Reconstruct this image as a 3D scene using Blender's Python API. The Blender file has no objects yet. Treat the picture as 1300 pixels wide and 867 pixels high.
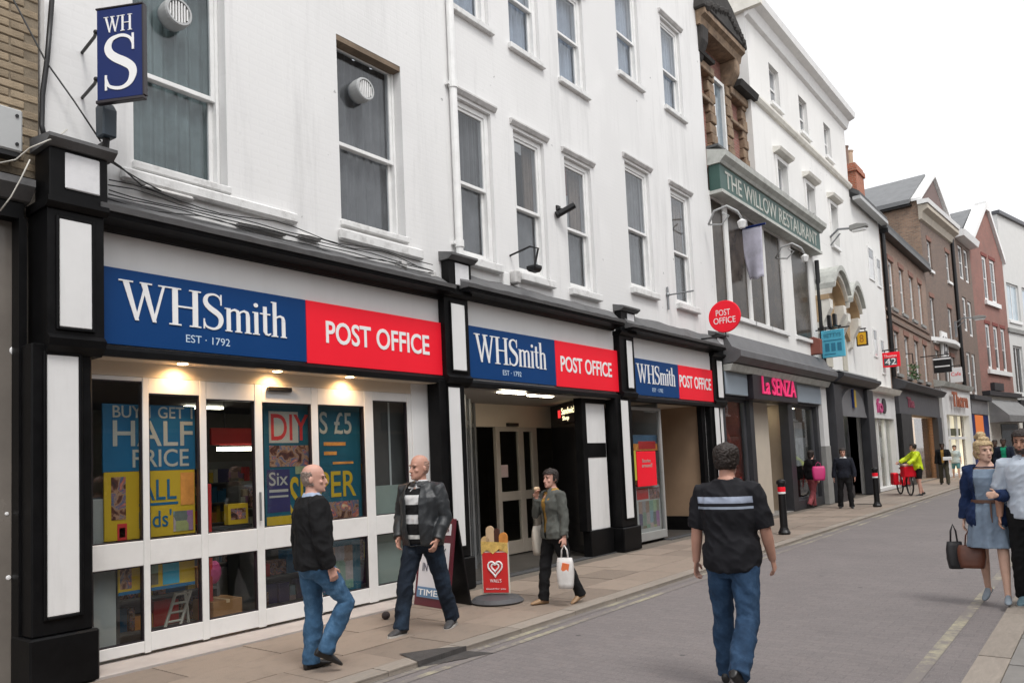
import bpy, bmesh, math, random
from mathutils import Vector, Matrix, noise
R = math.radians
random.seed(7)
SC = bpy.context.scene
COL = SC.collection

# ------------------------------------------------------------------ camera
FPX, YAW, PITCH, ROLL, PCY, CAMH = 982.275, -0.6583, 0.07243, -0.04511, 518.23, 1.62
def cam_axes():
    cy, sy = math.cos(YAW), math.sin(YAW); cp, sp = math.cos(PITCH), math.sin(PITCH)
    f = Vector((sy*cp, cy*cp, sp)); r = Vector((cy, -sy, 0)); u = r.cross(f)
    c, s = math.cos(ROLL), math.sin(ROLL)
    return c*r + s*u, -s*r + c*u, f
CR, CU, CF = cam_axes()
cam = bpy.data.cameras.new('camera'); cam_ob = bpy.data.objects.new('camera', cam); COL.objects.link(cam_ob)
m = Matrix.Identity(4)
for i in range(3):
    m[i][0] = CR[i]; m[i][1] = CU[i]; m[i][2] = -CF[i]
m[2][3] = CAMH
cam_ob.matrix_world = m
cam.sensor_width = 36; cam.lens = FPX/1300*36; cam.shift_y = (PCY-433.5)/1300; cam.clip_end = 3000; cam.clip_start = .05
SC.camera = cam_ob
# ------------------------------------------------------------------ light: a bright overcast day
SUN_EL, SUN_AZ = 58, 115          # azimuth clockwise from +Y
w = bpy.data.worlds.new('World'); SC.world = w; w.use_nodes = True
nt = w.node_tree; bg = nt.nodes['Background']
sky = nt.nodes.new('ShaderNodeTexSky'); sky.sky_type = 'NISHITA'; sky.sun_disc = False
sky.sun_elevation = R(SUN_EL); sky.sun_rotation = R(SUN_AZ); sky.air_density = 1.0; sky.dust_density = 5.0; sky.ozone_density = 1.0
hs = nt.nodes.new('ShaderNodeHueSaturation'); hs.inputs['Saturation'].default_value = .12
ov = nt.nodes.new('ShaderNodeMix'); ov.data_type = 'RGBA'; ov.inputs['Factor'].default_value = .55
ov.inputs[7].default_value = (11.5, 11.6, 11.9, 1)          # the even cloud layer
nt.links.new(sky.outputs[0], hs.inputs['Color']); nt.links.new(hs.outputs[0], ov.inputs[6])
nt.links.new(ov.outputs[2], bg.inputs['Color']); bg.inputs['Strength'].default_value = .12
sl = bpy.data.lights.new('sun', 'SUN'); so = bpy.data.objects.new('sun', sl); COL.objects.link(so)
sl.energy = 1.25; sl.angle = R(16); sl.color = (1, .97, .93)
sd = Vector((math.sin(R(SUN_AZ))*math.cos(R(SUN_EL)), math.cos(R(SUN_AZ))*math.cos(R(SUN_EL)), math.sin(R(SUN_EL))))
so.rotation_euler = sd.to_track_quat('Z', 'Y').to_euler(); so.location = (0, 0, 40)
SC.view_settings.view_transform = 'Standard'; SC.view_settings.look = 'None'
SC.view_settings.exposure = 0.36; SC.view_settings.gamma = 1
SC.render.engine = 'CYCLES'
SC.cycles.max_bounces = 8; SC.cycles.transparent_max_bounces = 16

# ------------------------------------------------------------------ measuring helpers
X0 = -7.06                       # the plane of the shop facades
def pray(x, y): return CF + CR*((x-650)/FPX) + CU*((PCY-y)/FPX)
def at(x, y, X=X0):              # point of the photo on the vertical plane at X -> (along the street, height)
    d = pray(x, y); s = X/d[0]; return s*d[1], CAMH + s*d[2]
def gp(x, y, z=0):
    d = pray(x, y); s = (z-CAMH)/d[2]; return s*d[0], s*d[1]

# ------------------------------------------------------------------ mesh helpers
class MB:
    def __init__(s, off=(0, 0, 0)): s.v = []; s.f = []; s.o = Vector(off); s.mi = []
    def add(s, vs, fs, mi=0):
        b = len(s.v); s.v += [Vector(p)+s.o for p in vs]; s.f += [tuple(b+i for i in f) for f in fs]; s.mi += [mi]*len(fs)
        return s
    def box(s, x0, x1, y0, y1, z0, z1, mi=0):
        if x0 > x1: x0, x1 = x1, x0
        if y0 > y1: y0, y1 = y1, y0
        return s.add([(x0,y0,z0),(x1,y0,z0),(x1,y1,z0),(x0,y1,z0),(x0,y0,z1),(x1,y0,z1),(x1,y1,z1),(x0,y1,z1)],
              [(0,3,2,1),(4,5,6,7),(0,1,5,4),(1,2,6,5),(2,3,7,6),(3,0,4,7)], mi)
    def ring(s, x0, x1, y0, y1, z0, z1, t, tb=None, tt=None):   # a picture frame in the y-z plane
        tb = t if tb is None else tb; tt = t if tt is None else tt
        s.box(x0, x1, y0, y0+t, z0, z1); s.box(x0, x1, y1-t, y1, z0, z1)
        s.box(x0, x1, y0+t, y1-t, z0, z0+tb); s.box(x0, x1, y0+t, y1-t, z1-tt, z1); return s
    def quad(s, *p): return s.add(p, [tuple(range(len(p)))])
    def prism(s, poly, a, b, axis='y'):         # poly of 2d points swept along an axis; for y: (x,z)  for x: (y,z)  for z: (x,y)
        n = len(poly)
        def P(q, t): return {'y': (q[0], t, q[1]), 'x': (t, q[0], q[1]), 'z': (q[0], q[1], t)}[axis]
        vs = [P(q, a) for q in poly]+[P(q, b) for q in poly]
        return s.add(vs, [tuple(range(n-1, -1, -1)), tuple(range(n, 2*n))]+[(i, (i+1) % n, n+(i+1) % n, n+i) for i in range(n)])
    def tube(s, path, rad, n=8, cap=True, flat=1.0, ref=None):
        path = [Vector(p) for p in path]
        if not hasattr(rad, '__len__'): rad = [rad]*len(path)
        rings = []; prev = None
        for i, p in enumerate(path):
            t = (path[min(i+1, len(path)-1)]-path[max(i-1, 0)]).normalized()
            if prev is None:
                a = Vector(ref) if ref else (Vector((0, 0, 1)) if abs(t.z) < .9 else Vector((1, 0, 0)))
            else: a = prev
            u = (a - t*a.dot(t)).normalized(); v = t.cross(u); prev = u
            rings.append([p + (u*math.cos(k*2*math.pi/n) + v*math.sin(k*2*math.pi/n)*flat)*rad[i] for k in range(n)])
        return s.loft(rings, cap)
    def loft(s, rings, cap=True):
        n = len(rings[0]); vs = [p for r in rings for p in r]; fs = []
        for i in range(len(rings)-1):
            for k in range(n): fs.append((i*n+k, i*n+(k+1) % n, (i+1)*n+(k+1) % n, (i+1)*n+k))
        if cap: fs.append(tuple(range(n-1, -1, -1))); fs.append(tuple((len(rings)-1)*n+k for k in range(n)))
        return s.add(vs, fs)
    def lathe(s, prof, n=16, c=(0, 0, 0), axis='z'):
        rings = []
        for r, h in prof:
            ring = []
            for k in range(n):
                a = k*2*math.pi/n; q = (r*math.cos(a), r*math.sin(a), h)
                if axis == 'x': q = (h, r*math.cos(a), r*math.sin(a))
                if axis == 'y': q = (r*math.sin(a), h, r*math.cos(a))
                ring.append(Vector(q)+Vector(c))
            rings.append(ring)
        return s.loft(rings)
    def ball(s, c, r, n=10, m=7):
        if not hasattr(r, '__len__'): r = (r, r, r)
        rings = []
        for j in range(1, m):
            a = math.pi*j/m
            rings.append([Vector((c[0]+r[0]*math.sin(a)*math.cos(k*2*math.pi/n), c[1]+r[1]*math.sin(a)*math.sin(k*2*math.pi/n), c[2]-r[2]*math.cos(a))) for k in range(n)])
        return s.loft(rings)
    def mesh(s, name, bevel=0, fix=True):
        me = bpy.data.meshes.new(name); me.from_pydata([tuple(v) for v in s.v], [], s.f)
        if any(s.mi): me.polygons.foreach_set('material_index', s.mi)
        if fix or bevel:
            bm = bmesh.new(); bm.from_mesh(me)
            if fix: bmesh.ops.recalc_face_normals(bm, faces=bm.faces)
            if bevel:
                bmesh.ops.bevel(bm, geom=[e for e in bm.edges if len(e.link_faces) == 2 and e.calc_face_angle(0) > .5], offset=bevel, segments=1, affect='EDGES', clamp_overlap=True)
            bm.to_mesh(me); bm.free()
        return me

def link(name, data, parent=None, loc=(0, 0, 0)):
    o = bpy.data.objects.new(name, data); COL.objects.link(o); o.location = loc
    if parent: o.parent = parent
    return o
def obj(name, mb, mat, parent=None, smooth=False, bevel=0, loc=(0, 0, 0), fix=True):
    me = mb.mesh(name, bevel, fix) if isinstance(mb, MB) else mb
    for mt in (mat if isinstance(mat, (list, tuple)) else [mat]): me.materials.append(mt)
    if smooth: me.polygons.foreach_set('use_smooth', [True]*len(me.polygons))
    return link(name, me, parent, loc)
def tag(o, label, cat, group=None):
    o['label'] = label; o['category'] = cat
    if group: o['group'] = group
    return o
def thing(name, label, cat, loc=(0, 0, 0), rz=0, group=None):
    o = link(name, None, None, loc); o.rotation_euler = (0, 0, rz); o.empty_display_size = .2
    return tag(o, label, cat, group)
def kind(o, k): o['kind'] = k; return o
class BLD:                       # a building: an empty at its foot; local x = out of the facade, y = along it
    def __init__(b, name, label, P, head=0, cat='building', base=0):
        b.root = thing(name, label, cat, (P[0], P[1], 0), -R(head)); b.off = (0, -base, 0)
    def mb(b): return MB(b.off)
    def obj(b, name, mb, mat, parent=None, **k): return obj(name, mb, mat, parent or b.root, **k)

# ------------------------------------------------------------------ materials
MATS = {}
def newmat(name):
    mt = bpy.data.materials.new(name); mt.use_nodes = True; MATS[name] = mt
    return mt, mt.node_tree, mt.node_tree.nodes['Principled BSDF']
def nd(nt, t, **k):
    n = nt.nodes.new('ShaderNode'+t)
    for a, v in k.items():
        if a in n.inputs.keys(): n.inputs[a].default_value = v
        else: setattr(n, a, v)
    return n
def coords(nt, facade=False, generated=False):
    tc = nd(nt, 'TexCoord'); out = tc.outputs['Object']
    if facade:
        sp = nd(nt, 'SeparateXYZ'); nt.links.new(out, sp.inputs[0])
        ad = nd(nt, 'Math', operation='ADD'); nt.links.new(sp.outputs[0], ad.inputs[0]); nt.links.new(sp.outputs[1], ad.inputs[1])
        cb = nd(nt, 'CombineXYZ'); nt.links.new(ad.outputs[0], cb.inputs[0]); nt.links.new(sp.outputs[2], cb.inputs[1]); out = cb.outputs[0]
    return out
def mixc(nt, fac, a, b, mode='MIX'):
    n = nd(nt, 'Mix', data_type='RGBA', blend_type=mode)
    for s, v in ((0, fac), (6, a), (7, b)):
        if hasattr(v, 'links'): nt.links.new(v, n.inputs[s])
        elif s == 0: n.inputs[0].default_value = v
        else: n.inputs[s].default_value = tuple(v)+(1,) if len(v) == 3 else v
    return n.outputs[2]
def ramp(nt, fac, lo, hi):
    n = nd(nt, 'MapRange'); n.inputs[1].default_value = lo; n.inputs[2].default_value = hi; nt.links.new(fac, n.inputs[0]); return n.outputs[0]
def sc(c, k): return tuple(min(1, x*k) for x in c)
def M(name, col, rough=.6, metal=0, var=.12, vs=2.5, bump=.0, bs=60, spec=.5, dirt=0, dcol=(.09, .08, .07), rnd=0, ds=1.2, coat=0, streak=False):
    if name in MATS: return MATS[name]
    mt, nt, p = newmat(name); L = nt.links
    co = coords(nt)
    n1 = nd(nt, 'TexNoise', Scale=vs, Detail=6.0, Roughness=.65); L.new(co, n1.inputs['Vector'])
    c = mixc(nt, ramp(nt, n1.outputs[0], .3, .7), sc(col, 1-var), sc(col, 1+var))
    if dirt:
        v = co
        if streak:
            mp = nd(nt, 'Mapping'); mp.inputs['Scale'].default_value = (1, 1, .12); L.new(co, mp.inputs[0]); v = mp.outputs[0]
        n2 = nd(nt, 'TexNoise', Scale=ds, Detail=8.0, Roughness=.72); L.new(v, n2.inputs['Vector'])
        fm = nd(nt, 'Math', operation='MULTIPLY'); L.new(ramp(nt, n2.outputs[0], .5, .78), fm.inputs[0]); fm.inputs[1].default_value = dirt
        c = mixc(nt, fm.outputs[0], c, dcol)
    if rnd:
        oi = nd(nt, 'ObjectInfo'); mr = nd(nt, 'MapRange'); L.new(oi.outputs['Random'], mr.inputs[0]); mr.inputs[3].default_value = 1-rnd; mr.inputs[4].default_value = 1+rnd
        hv = nd(nt, 'HueSaturation'); L.new(c, hv.inputs['Color']); L.new(mr.outputs[0], hv.inputs['Value']); c = hv.outputs[0]
    L.new(c, p.inputs['Base Color'])
    p.inputs['Metallic'].default_value = metal; p.inputs['Specular IOR Level'].default_value = spec; p.inputs['Coat Weight'].default_value = coat
    rr = nd(nt, 'MapRange'); L.new(n1.outputs[0], rr.inputs[0]); rr.inputs[3].default_value = max(.02, rough-.1); rr.inputs[4].default_value = min(1, rough+.1); L.new(rr.outputs[0], p.inputs['Roughness'])
    if bump:
        n3 = nd(nt, 'TexNoise', Scale=bs, Detail=4.0); L.new(co, n3.inputs['Vector'])
        b = nd(nt, 'Bump', Strength=bump, Distance=.01); L.new(n3.outputs[0], b.inputs['Height']); L.new(b.outputs[0], p.inputs['Normal'])
    return mt
def brickmat(name, c1, c2, mortar, bw=.225, bh=.075, ms=.012, bump=.5, rough=.85, stain=.25, paint=None, dcol=(.1, .09, .08)):
    mt, nt, p = newmat(name); L = nt.links
    co = coords(nt, True); o3 = coords(nt)
    bt = nd(nt, 'TexBrick'); L.new(co, bt.inputs['Vector'])
    for k, v in (('Color1', c1), ('Color2', c2), ('Mortar', mortar)): bt.inputs[k].default_value = v+(1,)
    bt.inputs['Scale'].default_value = 1; bt.inputs['Mortar Size'].default_value = ms; bt.inputs['Brick Width'].default_value = bw; bt.inputs['Row Height'].default_value = bh
    bt.inputs['Mortar Smooth'].default_value = .3
    n1 = nd(nt, 'TexNoise', Scale=.7, Detail=8.0, Roughness=.7); L.new(o3, n1.inputs['Vector'])
    n2 = nd(nt, 'TexNoise', Scale=14.0, Detail=4.0); L.new(o3, n2.inputs['Vector'])
    c = bt.outputs['Color']
    if paint:
        c = mixc(nt, ramp(nt, n1.outputs[0], .3, .7), sc(paint, .95), paint)
        c = mixc(nt, ramp(nt, n2.outputs[0], .62, .85), c, sc(paint, .86))
        mp = nd(nt, 'Mapping'); mp.inputs['Scale'].default_value = (1.6, 1.6, .14); L.new(o3, mp.inputs[0])
        n4 = nd(nt, 'TexNoise', Scale=1.5, Detail=9.0, Roughness=.75); L.new(mp.outputs[0], n4.inputs['Vector'])
        f = nd(nt, 'Math', operation='MULTIPLY'); L.new(ramp(nt, n4.outputs[0], .50, .75), f.inputs[0]); f.inputs[1].default_value = stain
        c = mixc(nt, f.outputs[0], c, sc(paint, .6))
        vo = nd(nt, 'TexVoronoi', Scale=2.2); L.new(o3, vo.inputs['Vector']); n5 = nd(nt, 'TexNoise', Scale=30.0, Detail=5.0); L.new(o3, n5.inputs['Vector'])
        d5 = nd(nt, 'Math', operation='MULTIPLY_ADD'); L.new(n5.outputs[0], d5.inputs[0]); d5.inputs[1].default_value = .16; L.new(vo.outputs['Distance'], d5.inputs[2])
        c = mixc(nt, ramp(nt, d5.outputs[0], .135, .115), c, sc(paint, .42))
        n6 = nd(nt, 'TexNoise', Scale=.45, Detail=3.0); L.new(o3, n6.inputs['Vector']); c = mixc(nt, ramp(nt, n6.outputs[0], .5, .62), c, sc(paint, .93), 'MIX')
    else:
        f = nd(nt, 'Math', operation='MULTIPLY'); L.new(ramp(nt, n1.outputs[0], .42, .75), f.inputs[0]); f.inputs[1].default_value = stain
        c = mixc(nt, f.outputs[0], c, dcol)
        c = mixc(nt, .25, c, mixc(nt, n2.outputs[0], (.3, .3, .3), (1, 1, 1)), 'MULTIPLY')
    L.new(c, p.inputs['Base Color']); p.inputs['Roughness'].default_value = rough
    add = nd(nt, 'Math', operation='MULTIPLY_ADD'); L.new(n2.outputs[0], add.inputs[0]); add.inputs[1].default_value = .35
    inv = nd(nt, 'Math', operation='SUBTRACT'); inv.inputs[0].default_value = 1; L.new(bt.outputs['Fac'], inv.inputs[1]); L.new(inv.outputs[0], add.inputs[2])
    b = nd(nt, 'Bump', Strength=bump, Distance=.012); L.new(add.outputs[0], b.inputs['Height']); L.new(b.outputs[0], p.inputs['Normal'])
    return mt
def glassmat(name, tint=(.9, .95, .93), ior=1.5, rough=.01, wav=.02):
    mt, nt, p = newmat(name); L = nt.links; nt.nodes.remove(p); out = nt.nodes['Material Output']
    tr = nd(nt, 'BsdfTransparent'); tr.inputs[0].default_value = tint+(1,)
    gl = nd(nt, 'BsdfGlossy'); gl.inputs['Roughness'].default_value = rough
    fr = nd(nt, 'Fresnel', IOR=ior); ge = nd(nt, 'NewGeometry'); mr = nd(nt, 'MapRange'); mr.inputs[3].default_value = ior; mr.inputs[4].default_value = 1/ior; L.new(ge.outputs['Backfacing'], mr.inputs[0]); L.new(mr.outputs[0], fr.inputs['IOR']); mx = nd(nt, 'MixShader')
    n = nd(nt, 'TexNoise', Scale=1.3, Detail=1.0); L.new(coords(nt), n.inputs['Vector'])
    b = nd(nt, 'Bump', Strength=wav, Distance=.05); L.new(n.outputs[0], b.inputs['Height']); L.new(b.outputs[0], gl.inputs['Normal'])
    L.new(fr.outputs[0], mx.inputs[0]); L.new(tr.outputs[0], mx.inputs[1]); L.new(gl.outputs[0], mx.inputs[2]); L.new(mx.outputs[0], out.inputs[0])
    return mt
def emit(name, col, st):
    if name in MATS: return MATS[name]
    mt, nt, p = newmat(name); p.inputs['Base Color'].default_value = col+(1,); p.inputs['Emission Color'].default_value = col+(1,); p.inputs['Emission Strength'].default_value = st
    return mt
def zbands(name, base, bands, rough=.8, bump=.15, axis=2, xlim=None):     # print bands by height in the garment's own coordinates
    mt, nt, p = newmat(name); L = nt.links; co = coords(nt)
    sp = nd(nt, 'SeparateXYZ'); L.new(co, sp.inputs[0])
    n1 = nd(nt, 'TexNoise', Scale=7.0, Detail=5.0); L.new(co, n1.inputs['Vector'])
    c = mixc(nt, n1.outputs[0], sc(base, .8), sc(base, 1.2))
    for lo, hi, col in bands:
        g1 = nd(nt, 'Math', operation='GREATER_THAN'); g1.inputs[1].default_value = lo; L.new(sp.outputs[axis], g1.inputs[0])
        g2 = nd(nt, 'Math', operation='LESS_THAN'); g2.inputs[1].default_value = hi; L.new(sp.outputs[axis], g2.inputs[0])
        g = nd(nt, 'Math', operation='MULTIPLY'); L.new(g1.outputs[0], g.inputs[0]); L.new(g2.outputs[0], g.inputs[1]); f = g.outputs[0]
        if xlim:
            ab = nd(nt, 'Math', operation='ABSOLUTE'); L.new(sp.outputs[0], ab.inputs[0])
            g3 = nd(nt, 'Math', operation='LESS_THAN'); g3.inputs[1].default_value = xlim; L.new(ab.outputs[0], g3.inputs[0])
            g4 = nd(nt, 'Math', operation='MULTIPLY'); L.new(f, g4.inputs[0]); L.new(g3.outputs[0], g4.inputs[1]); f = g4.outputs[0]
        c = mixc(nt, f, c, col)
    L.new(c, p.inputs['Base Color']); p.inputs['Roughness'].default_value = rough; p.inputs['Specular IOR Level'].default_value = .2
    n3 = nd(nt, 'TexNoise', Scale=160.0); L.new(co, n3.inputs['Vector'])
    b = nd(nt, 'Bump', Strength=bump, Distance=.003); L.new(n3.outputs[0], b.inputs['Height']); L.new(b.outputs[0], p.inputs['Normal'])
    return mt

white_brick = brickmat('white_painted_brick', (.8,)*3, (.8,)*3, (.8,)*3, bump=.085, paint=(.755, .752, .745), stain=.6)
white_render = brickmat('white_stucco', (.8,)*3, (.8,)*3, (.8,)*3, bw=1.2, bh=.45, ms=.004, bump=.12, paint=(.79, .785, .765), stain=.35)
tan_brick = M('tan_brick', (.30, .235, .16), .9, var=.25, vs=9, bump=.6, bs=70, rnd=.22, dirt=.4, ds=2.5)
mortar_m = M('mortar', (.22, .18, .13), .95, var=.2, vs=20, bump=.4)
brown_brick = brickmat('brown_brick', (.37, .225, .165), (.26, .16, .12), (.32, .27, .22), stain=.35)
dark_brick = brickmat('dark_brick', (.235, .15, .115), (.165, .11, .09), (.22, .19, .16), stain=.35)
red_brick = brickmat('red_brick', (.34, .125, .10), (.26, .10, .08), (.34, .24, .2), stain=.4)
flank_brick = brickmat('flank_brick', (.42, .26, .175), (.26, .165, .12), (.34, .29, .23), stain=.45)
orange_brick = brickmat('orange_brick', (.48, .13, .065), (.38, .1, .05), (.4, .28, .2), stain=.2)
black_paint = M('black_gloss_paint', (.006, .006, .0065), .38, var=.3, vs=5, bump=.05, bs=25, dirt=.2, dcol=(.022, .021, .02), ds=4, spec=.12)
panel_white = M('white_panel_paint', (.72, .72, .715), .45, var=.04, vs=2, bump=.06, bs=14, dirt=.35, dcol=(.38, .37, .35), ds=3.5, streak=True)
fascia_grey = M('fascia_grey', (.74, .74, .735), .5, var=.03, vs=1.5, dirt=.12, dcol=(.35, .34, .32), ds=2.2, streak=True)
marble = M('capital_panel', (.68, .68, .69), .4, var=.12, vs=3, dirt=.5, dcol=(.3, .3, .31), ds=6)
lead_m = M('weathered_lead', (.12, .12, .122), .75, var=.35, vs=3, bump=.5, bs=9, dirt=.85, dcol=(.03, .026, .022), ds=3)
sign_blue = M('sign_blue', (.003, .045, .17), .45, var=.04, vs=1, spec=.2)
sign_red = M('sign_red', (.90, .016, .035), .45, var=.03, vs=1, spec=.2)
sign_white = M('sign_white', (.85, .85, .85), .35, var=.02)
pale_blue_letter = M('letter_pale_blue', (.55, .68, .8), .4, var=.02)
navy = M('navy_enamel', (.008, .022, .12), .4, var=.06, spec=.25)
dark_edge = M('sign_edge_dark', (.02, .015, .02), .4)
alu = M('white_aluminium', (.72, .715, .70), .42, var=.04, vs=2, dirt=.3, dcol=(.45, .44, .42), ds=3)
sash_white = M('sash_paint', (.78, .78, .77), .45, var=.05, vs=4, dirt=.25, dcol=(.4, .38, .35), ds=5, bump=.08)
sill_dirty = M('sill_paint', (.70, .70, .69), .6, var=.08, vs=4, dirt=.65, dcol=(.16, .145, .13), ds=5, bump=.2)
hood_grey = M('hood_stone', (.56, .55, .54), .8, var=.15, vs=5, dirt=.5, ds=4)
lintel_wood = M('lintel_timber', (.17, .125, .085), .8, var=.3, vs=6, bump=.4)
glass = glassmat('window_glass', (.88, .90, .92), wav=.03)
shop_glass = glassmat('shop_glass', (.93, .95, .95), wav=.01)
dark_pane = M('dark_pane', (.045, .05, .055), .06, var=.3, vs=.7, spec=.8)
blue_pane = M('pane_daylight', (.16, .2, .23), .05, var=.3, vs=.6, spec=.8)
net = M('net_curtain', (.155, .152, .150), .9, var=.3, vs=2.5)
net_green = M('net_curtain_green', (.17, .215, .205), .9, var=.35, vs=2)
net_sky = M('net_curtain_sky_tint', (.36, .40, .46), .9, var=.2, vs=2)  # pale blue tone puts the sky's reflection into the curtain colour
blind_tan = M('curtain_tan', (.22, .165, .125), .9, var=.25, vs=3)
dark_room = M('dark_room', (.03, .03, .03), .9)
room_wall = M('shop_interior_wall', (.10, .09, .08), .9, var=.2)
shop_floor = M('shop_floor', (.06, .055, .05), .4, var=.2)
ceiling_cream = M('soffit_cream', (.62, .53, .42), .6, var=.04)
warm_lamp = emit('downlight_lamp', (1, .74, .42), 14)
cool_lamp = emit('fluorescent', (1, .93, .72), 7); lobby_lamp = emit('lobby_light', (1, .88, .68), 22)
stone_tan = M('carved_sandstone', (.235, .165, .11), .85, var=.4, vs=5, bump=.7, bs=30, dirt=.9, dcol=(.06, .045, .035), ds=3.5)
stone_black = M('sooty_stone', (.035, .032, .03), .9, var=.5, vs=5, bump=.8, bs=25)
stone_cream = M('cream_stone', (.74, .72, .66), .8, var=.1, vs=3, bump=.15, dirt=.4, dcol=(.3, .24, .17), ds=2)
shadow_tan = M('pediment_shadow', (.42, .30, .18), .8, var=.15)  # brown shadows under the curved pediments, put into the colour
moss_lead = M('cornice_grey_green', (.46, .47, .44), .8, var=.15, vs=3, dirt=.5, ds=4)
green_fascia = M('green_fascia', (.035, .088, .074), .5, var=.12, vs=2)
letter_cream = M('letter_cream', (.44, .45, .41), .6, var=.2, vs=6)
slate = M('slate_roof', (.17, .175, .18), .75, var=.15, vs=2, bump=.3, bs=15)
slate_dark = M('dark_slate', (.075, .078, .08), .7, var=.25, vs=3, bump=.3, bs=20, dirt=.3)
grey_stone = M('grey_stone', (.25, .25, .24), .7, var=.12, vs=3, bump=.2)
blue_grey = M('blue_grey_panel', (.27, .32, .37), .5, var=.05)
charcoal = M('charcoal_paint', (.030, .031, .036), .45, var=.2, vs=3)
charcoal_l = M('charcoal_fascia', (.065, .066, .075), .45, var=.12, vs=3)
iron = M('black_iron', (.012, .012, .013), .4, metal=.3, var=.3)
cable_m = M('cable_rubber', (.03, .03, .03), .7)
cable_w = M('cable_white', (.55, .53, .48), .6)
grey_box = M('grey_plastic', (.42, .43, .43), .5, var=.05, dirt=.3)
pole_grey = M('grey_metal', (.25, .26, .27), .45, metal=.6)
brass_tan = M('wood_panel', (.34, .235, .155), .5, var=.12, vs=1.5)
pave_m = M('pavement_stone', (.245, .196, .158), .85, var=.2, vs=3, bump=.4, bs=60, rnd=.16, dirt=.6, dcol=(.12, .092, .072), ds=3)
pave_r = M('grey_flagstone', (.20, .19, .178), .85, var=.14, vs=3, bump=.35, bs=60, rnd=.12, dirt=.35, dcol=(.14, .13, .12), ds=2.5)
kerb_m = M('kerb_stone', (.27, .235, .20), .85, var=.15, vs=4, bump=.35, bs=50, rnd=.1, dirt=.35, dcol=(.15, .13, .11), ds=3)
joint_m = M('pavement_joint', (.13, .11, .09), .95, var=.2, vs=6)
thresh_m = M('threshold_concrete', (.42, .375, .35), .85, var=.12, vs=2.5, bump=.25, dirt=.3, dcol=(.2, .18, .16), ds=2)
mat_dark = M('entrance_mat', (.055, .055, .057), .9, var=.25, vs=8, bump=.4, bs=120)
tarmac_patch = M('tarmac_patch', (.055, .05, .048), .85, var=.3, vs=10, bump=.6, bs=80)
# ------------------------------------------------------------------ ground
def roadmat():
    mt, nt, p = newmat('road_setts'); L = nt.links; co = coords(nt)
    bt = nd(nt, 'TexBrick'); L.new(co, bt.inputs['Vector'])
    for k, v in (('Color1', (.195, .172, .168)), ('Color2', (.160, .143, .142)), ('Mortar', (.12, .108, .108))): bt.inputs[k].default_value = v+(1,)
    bt.inputs['Scale'].default_value = 1; bt.inputs['Mortar Size'].default_value = .005; bt.inputs['Brick Width'].default_value = .2; bt.inputs['Row Height'].default_value = .1
    n1 = nd(nt, 'TexNoise', Scale=.55, Detail=8.0, Roughness=.6); L.new(co, n1.inputs['Vector'])
    n2 = nd(nt, 'TexNoise', Scale=55.0, Detail=4.0); L.new(co, n2.inputs['Vector'])
    n4 = nd(nt, 'TexNoise', Scale=2.6, Detail=8.0, Roughness=.7); L.new(co, n4.inputs['Vector'])
    c = mixc(nt, ramp(nt, n1.outputs[0], .3, .7), sc((.170, .152, .150), .84), sc((.185, .165, .160), 1.13))
    c = mixc(nt, .55, c, bt.outputs[0])
    f = nd(nt, 'Math', operation='MULTIPLY'); L.new(ramp(nt, n4.outputs[0], .55, .8), f.inputs[0]); f.inputs[1].default_value = .45
    c = mixc(nt, f.outputs[0], c, (.10, .09, .09)); c = mixc(nt, .3, c, mixc(nt, n2.outputs[0], (.1, .1, .1), (1.6, 1.6, 1.6)), 'MULTIPLY')
    vo = nd(nt, 'TexVoronoi', Scale=1.7); L.new(co, vo.inputs['Vector']); c = mixc(nt, ramp(nt, vo.outputs['Distance'], .055, .04), c, (.07, .065, .065))
    n7 = nd(nt, 'TexNoise', Scale=140.0, Detail=2.0); L.new(co, n7.inputs['Vector']); c = mixc(nt, ramp(nt, n7.outputs[0], .62, .72), c, (.30, .28, .27))
    L.new(c, p.inputs['Base Color']); p.inputs['Roughness'].default_value = .8
    iv = nd(nt, 'Math', operation='MULTIPLY_ADD'); L.new(bt.outputs['Fac'], iv.inputs[0]); iv.inputs[1].default_value = -.6; L.new(n2.outputs[0], iv.inputs[2])
    b = nd(nt, 'Bump', Strength=.3, Distance=.008); L.new(iv.outputs[0], b.inputs['Height']); L.new(b.outputs[0], p.inputs['Normal'])
    return mt
road_m = roadmat()
ZR = -.045
kind(obj('ground', MB().quad((-400, -60, -.3), (400, -60, -.3), (400, 900, -.3), (-400, 900, -.3)), grey_stone), 'structure')
# the road follows the bend of the facades
def bend(y): return 0 if y < 44 else (y-44)*.06+max(0, y-57)*.09
mb = MB(); ys = [-12, 44, 50, 57, 64, 80, 120, 300]
for a, b in zip(ys, ys[1:]):
    mb.quad((-4.78+bend(a), a, ZR), (-.96+bend(a), a, ZR), (-.96+bend(b), b, ZR), (-4.78+bend(b), b, ZR))
kind(obj('road', mb, road_m), 'structure')
def strip(name, x0, x1, y0, y1, mat, z):
    mb = MB()
    yy = [y0]+[y for y in ys if y0 < y < y1]+[y1]
    for a, b in zip(yy, yy[1:]):
        mb.quad((x0+bend(a), a, z), (x1+bend(a), a, z), (x1+bend(b), b, z), (x0+bend(b), b, z))
    return obj(name, mb, mat)
pav = kind(strip('pavement', -9, -4.78, -12, 300, joint_m, -.012), 'structure')
pav2 = kind(strip('pavement', -.96, 3.0, -12, 300, joint_m, -.012), 'structure')
unit = [MB().box(-.5, .5, -.5, .5, -.06, 0).mesh('flagstone', .0) for i in range(2)]
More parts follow.
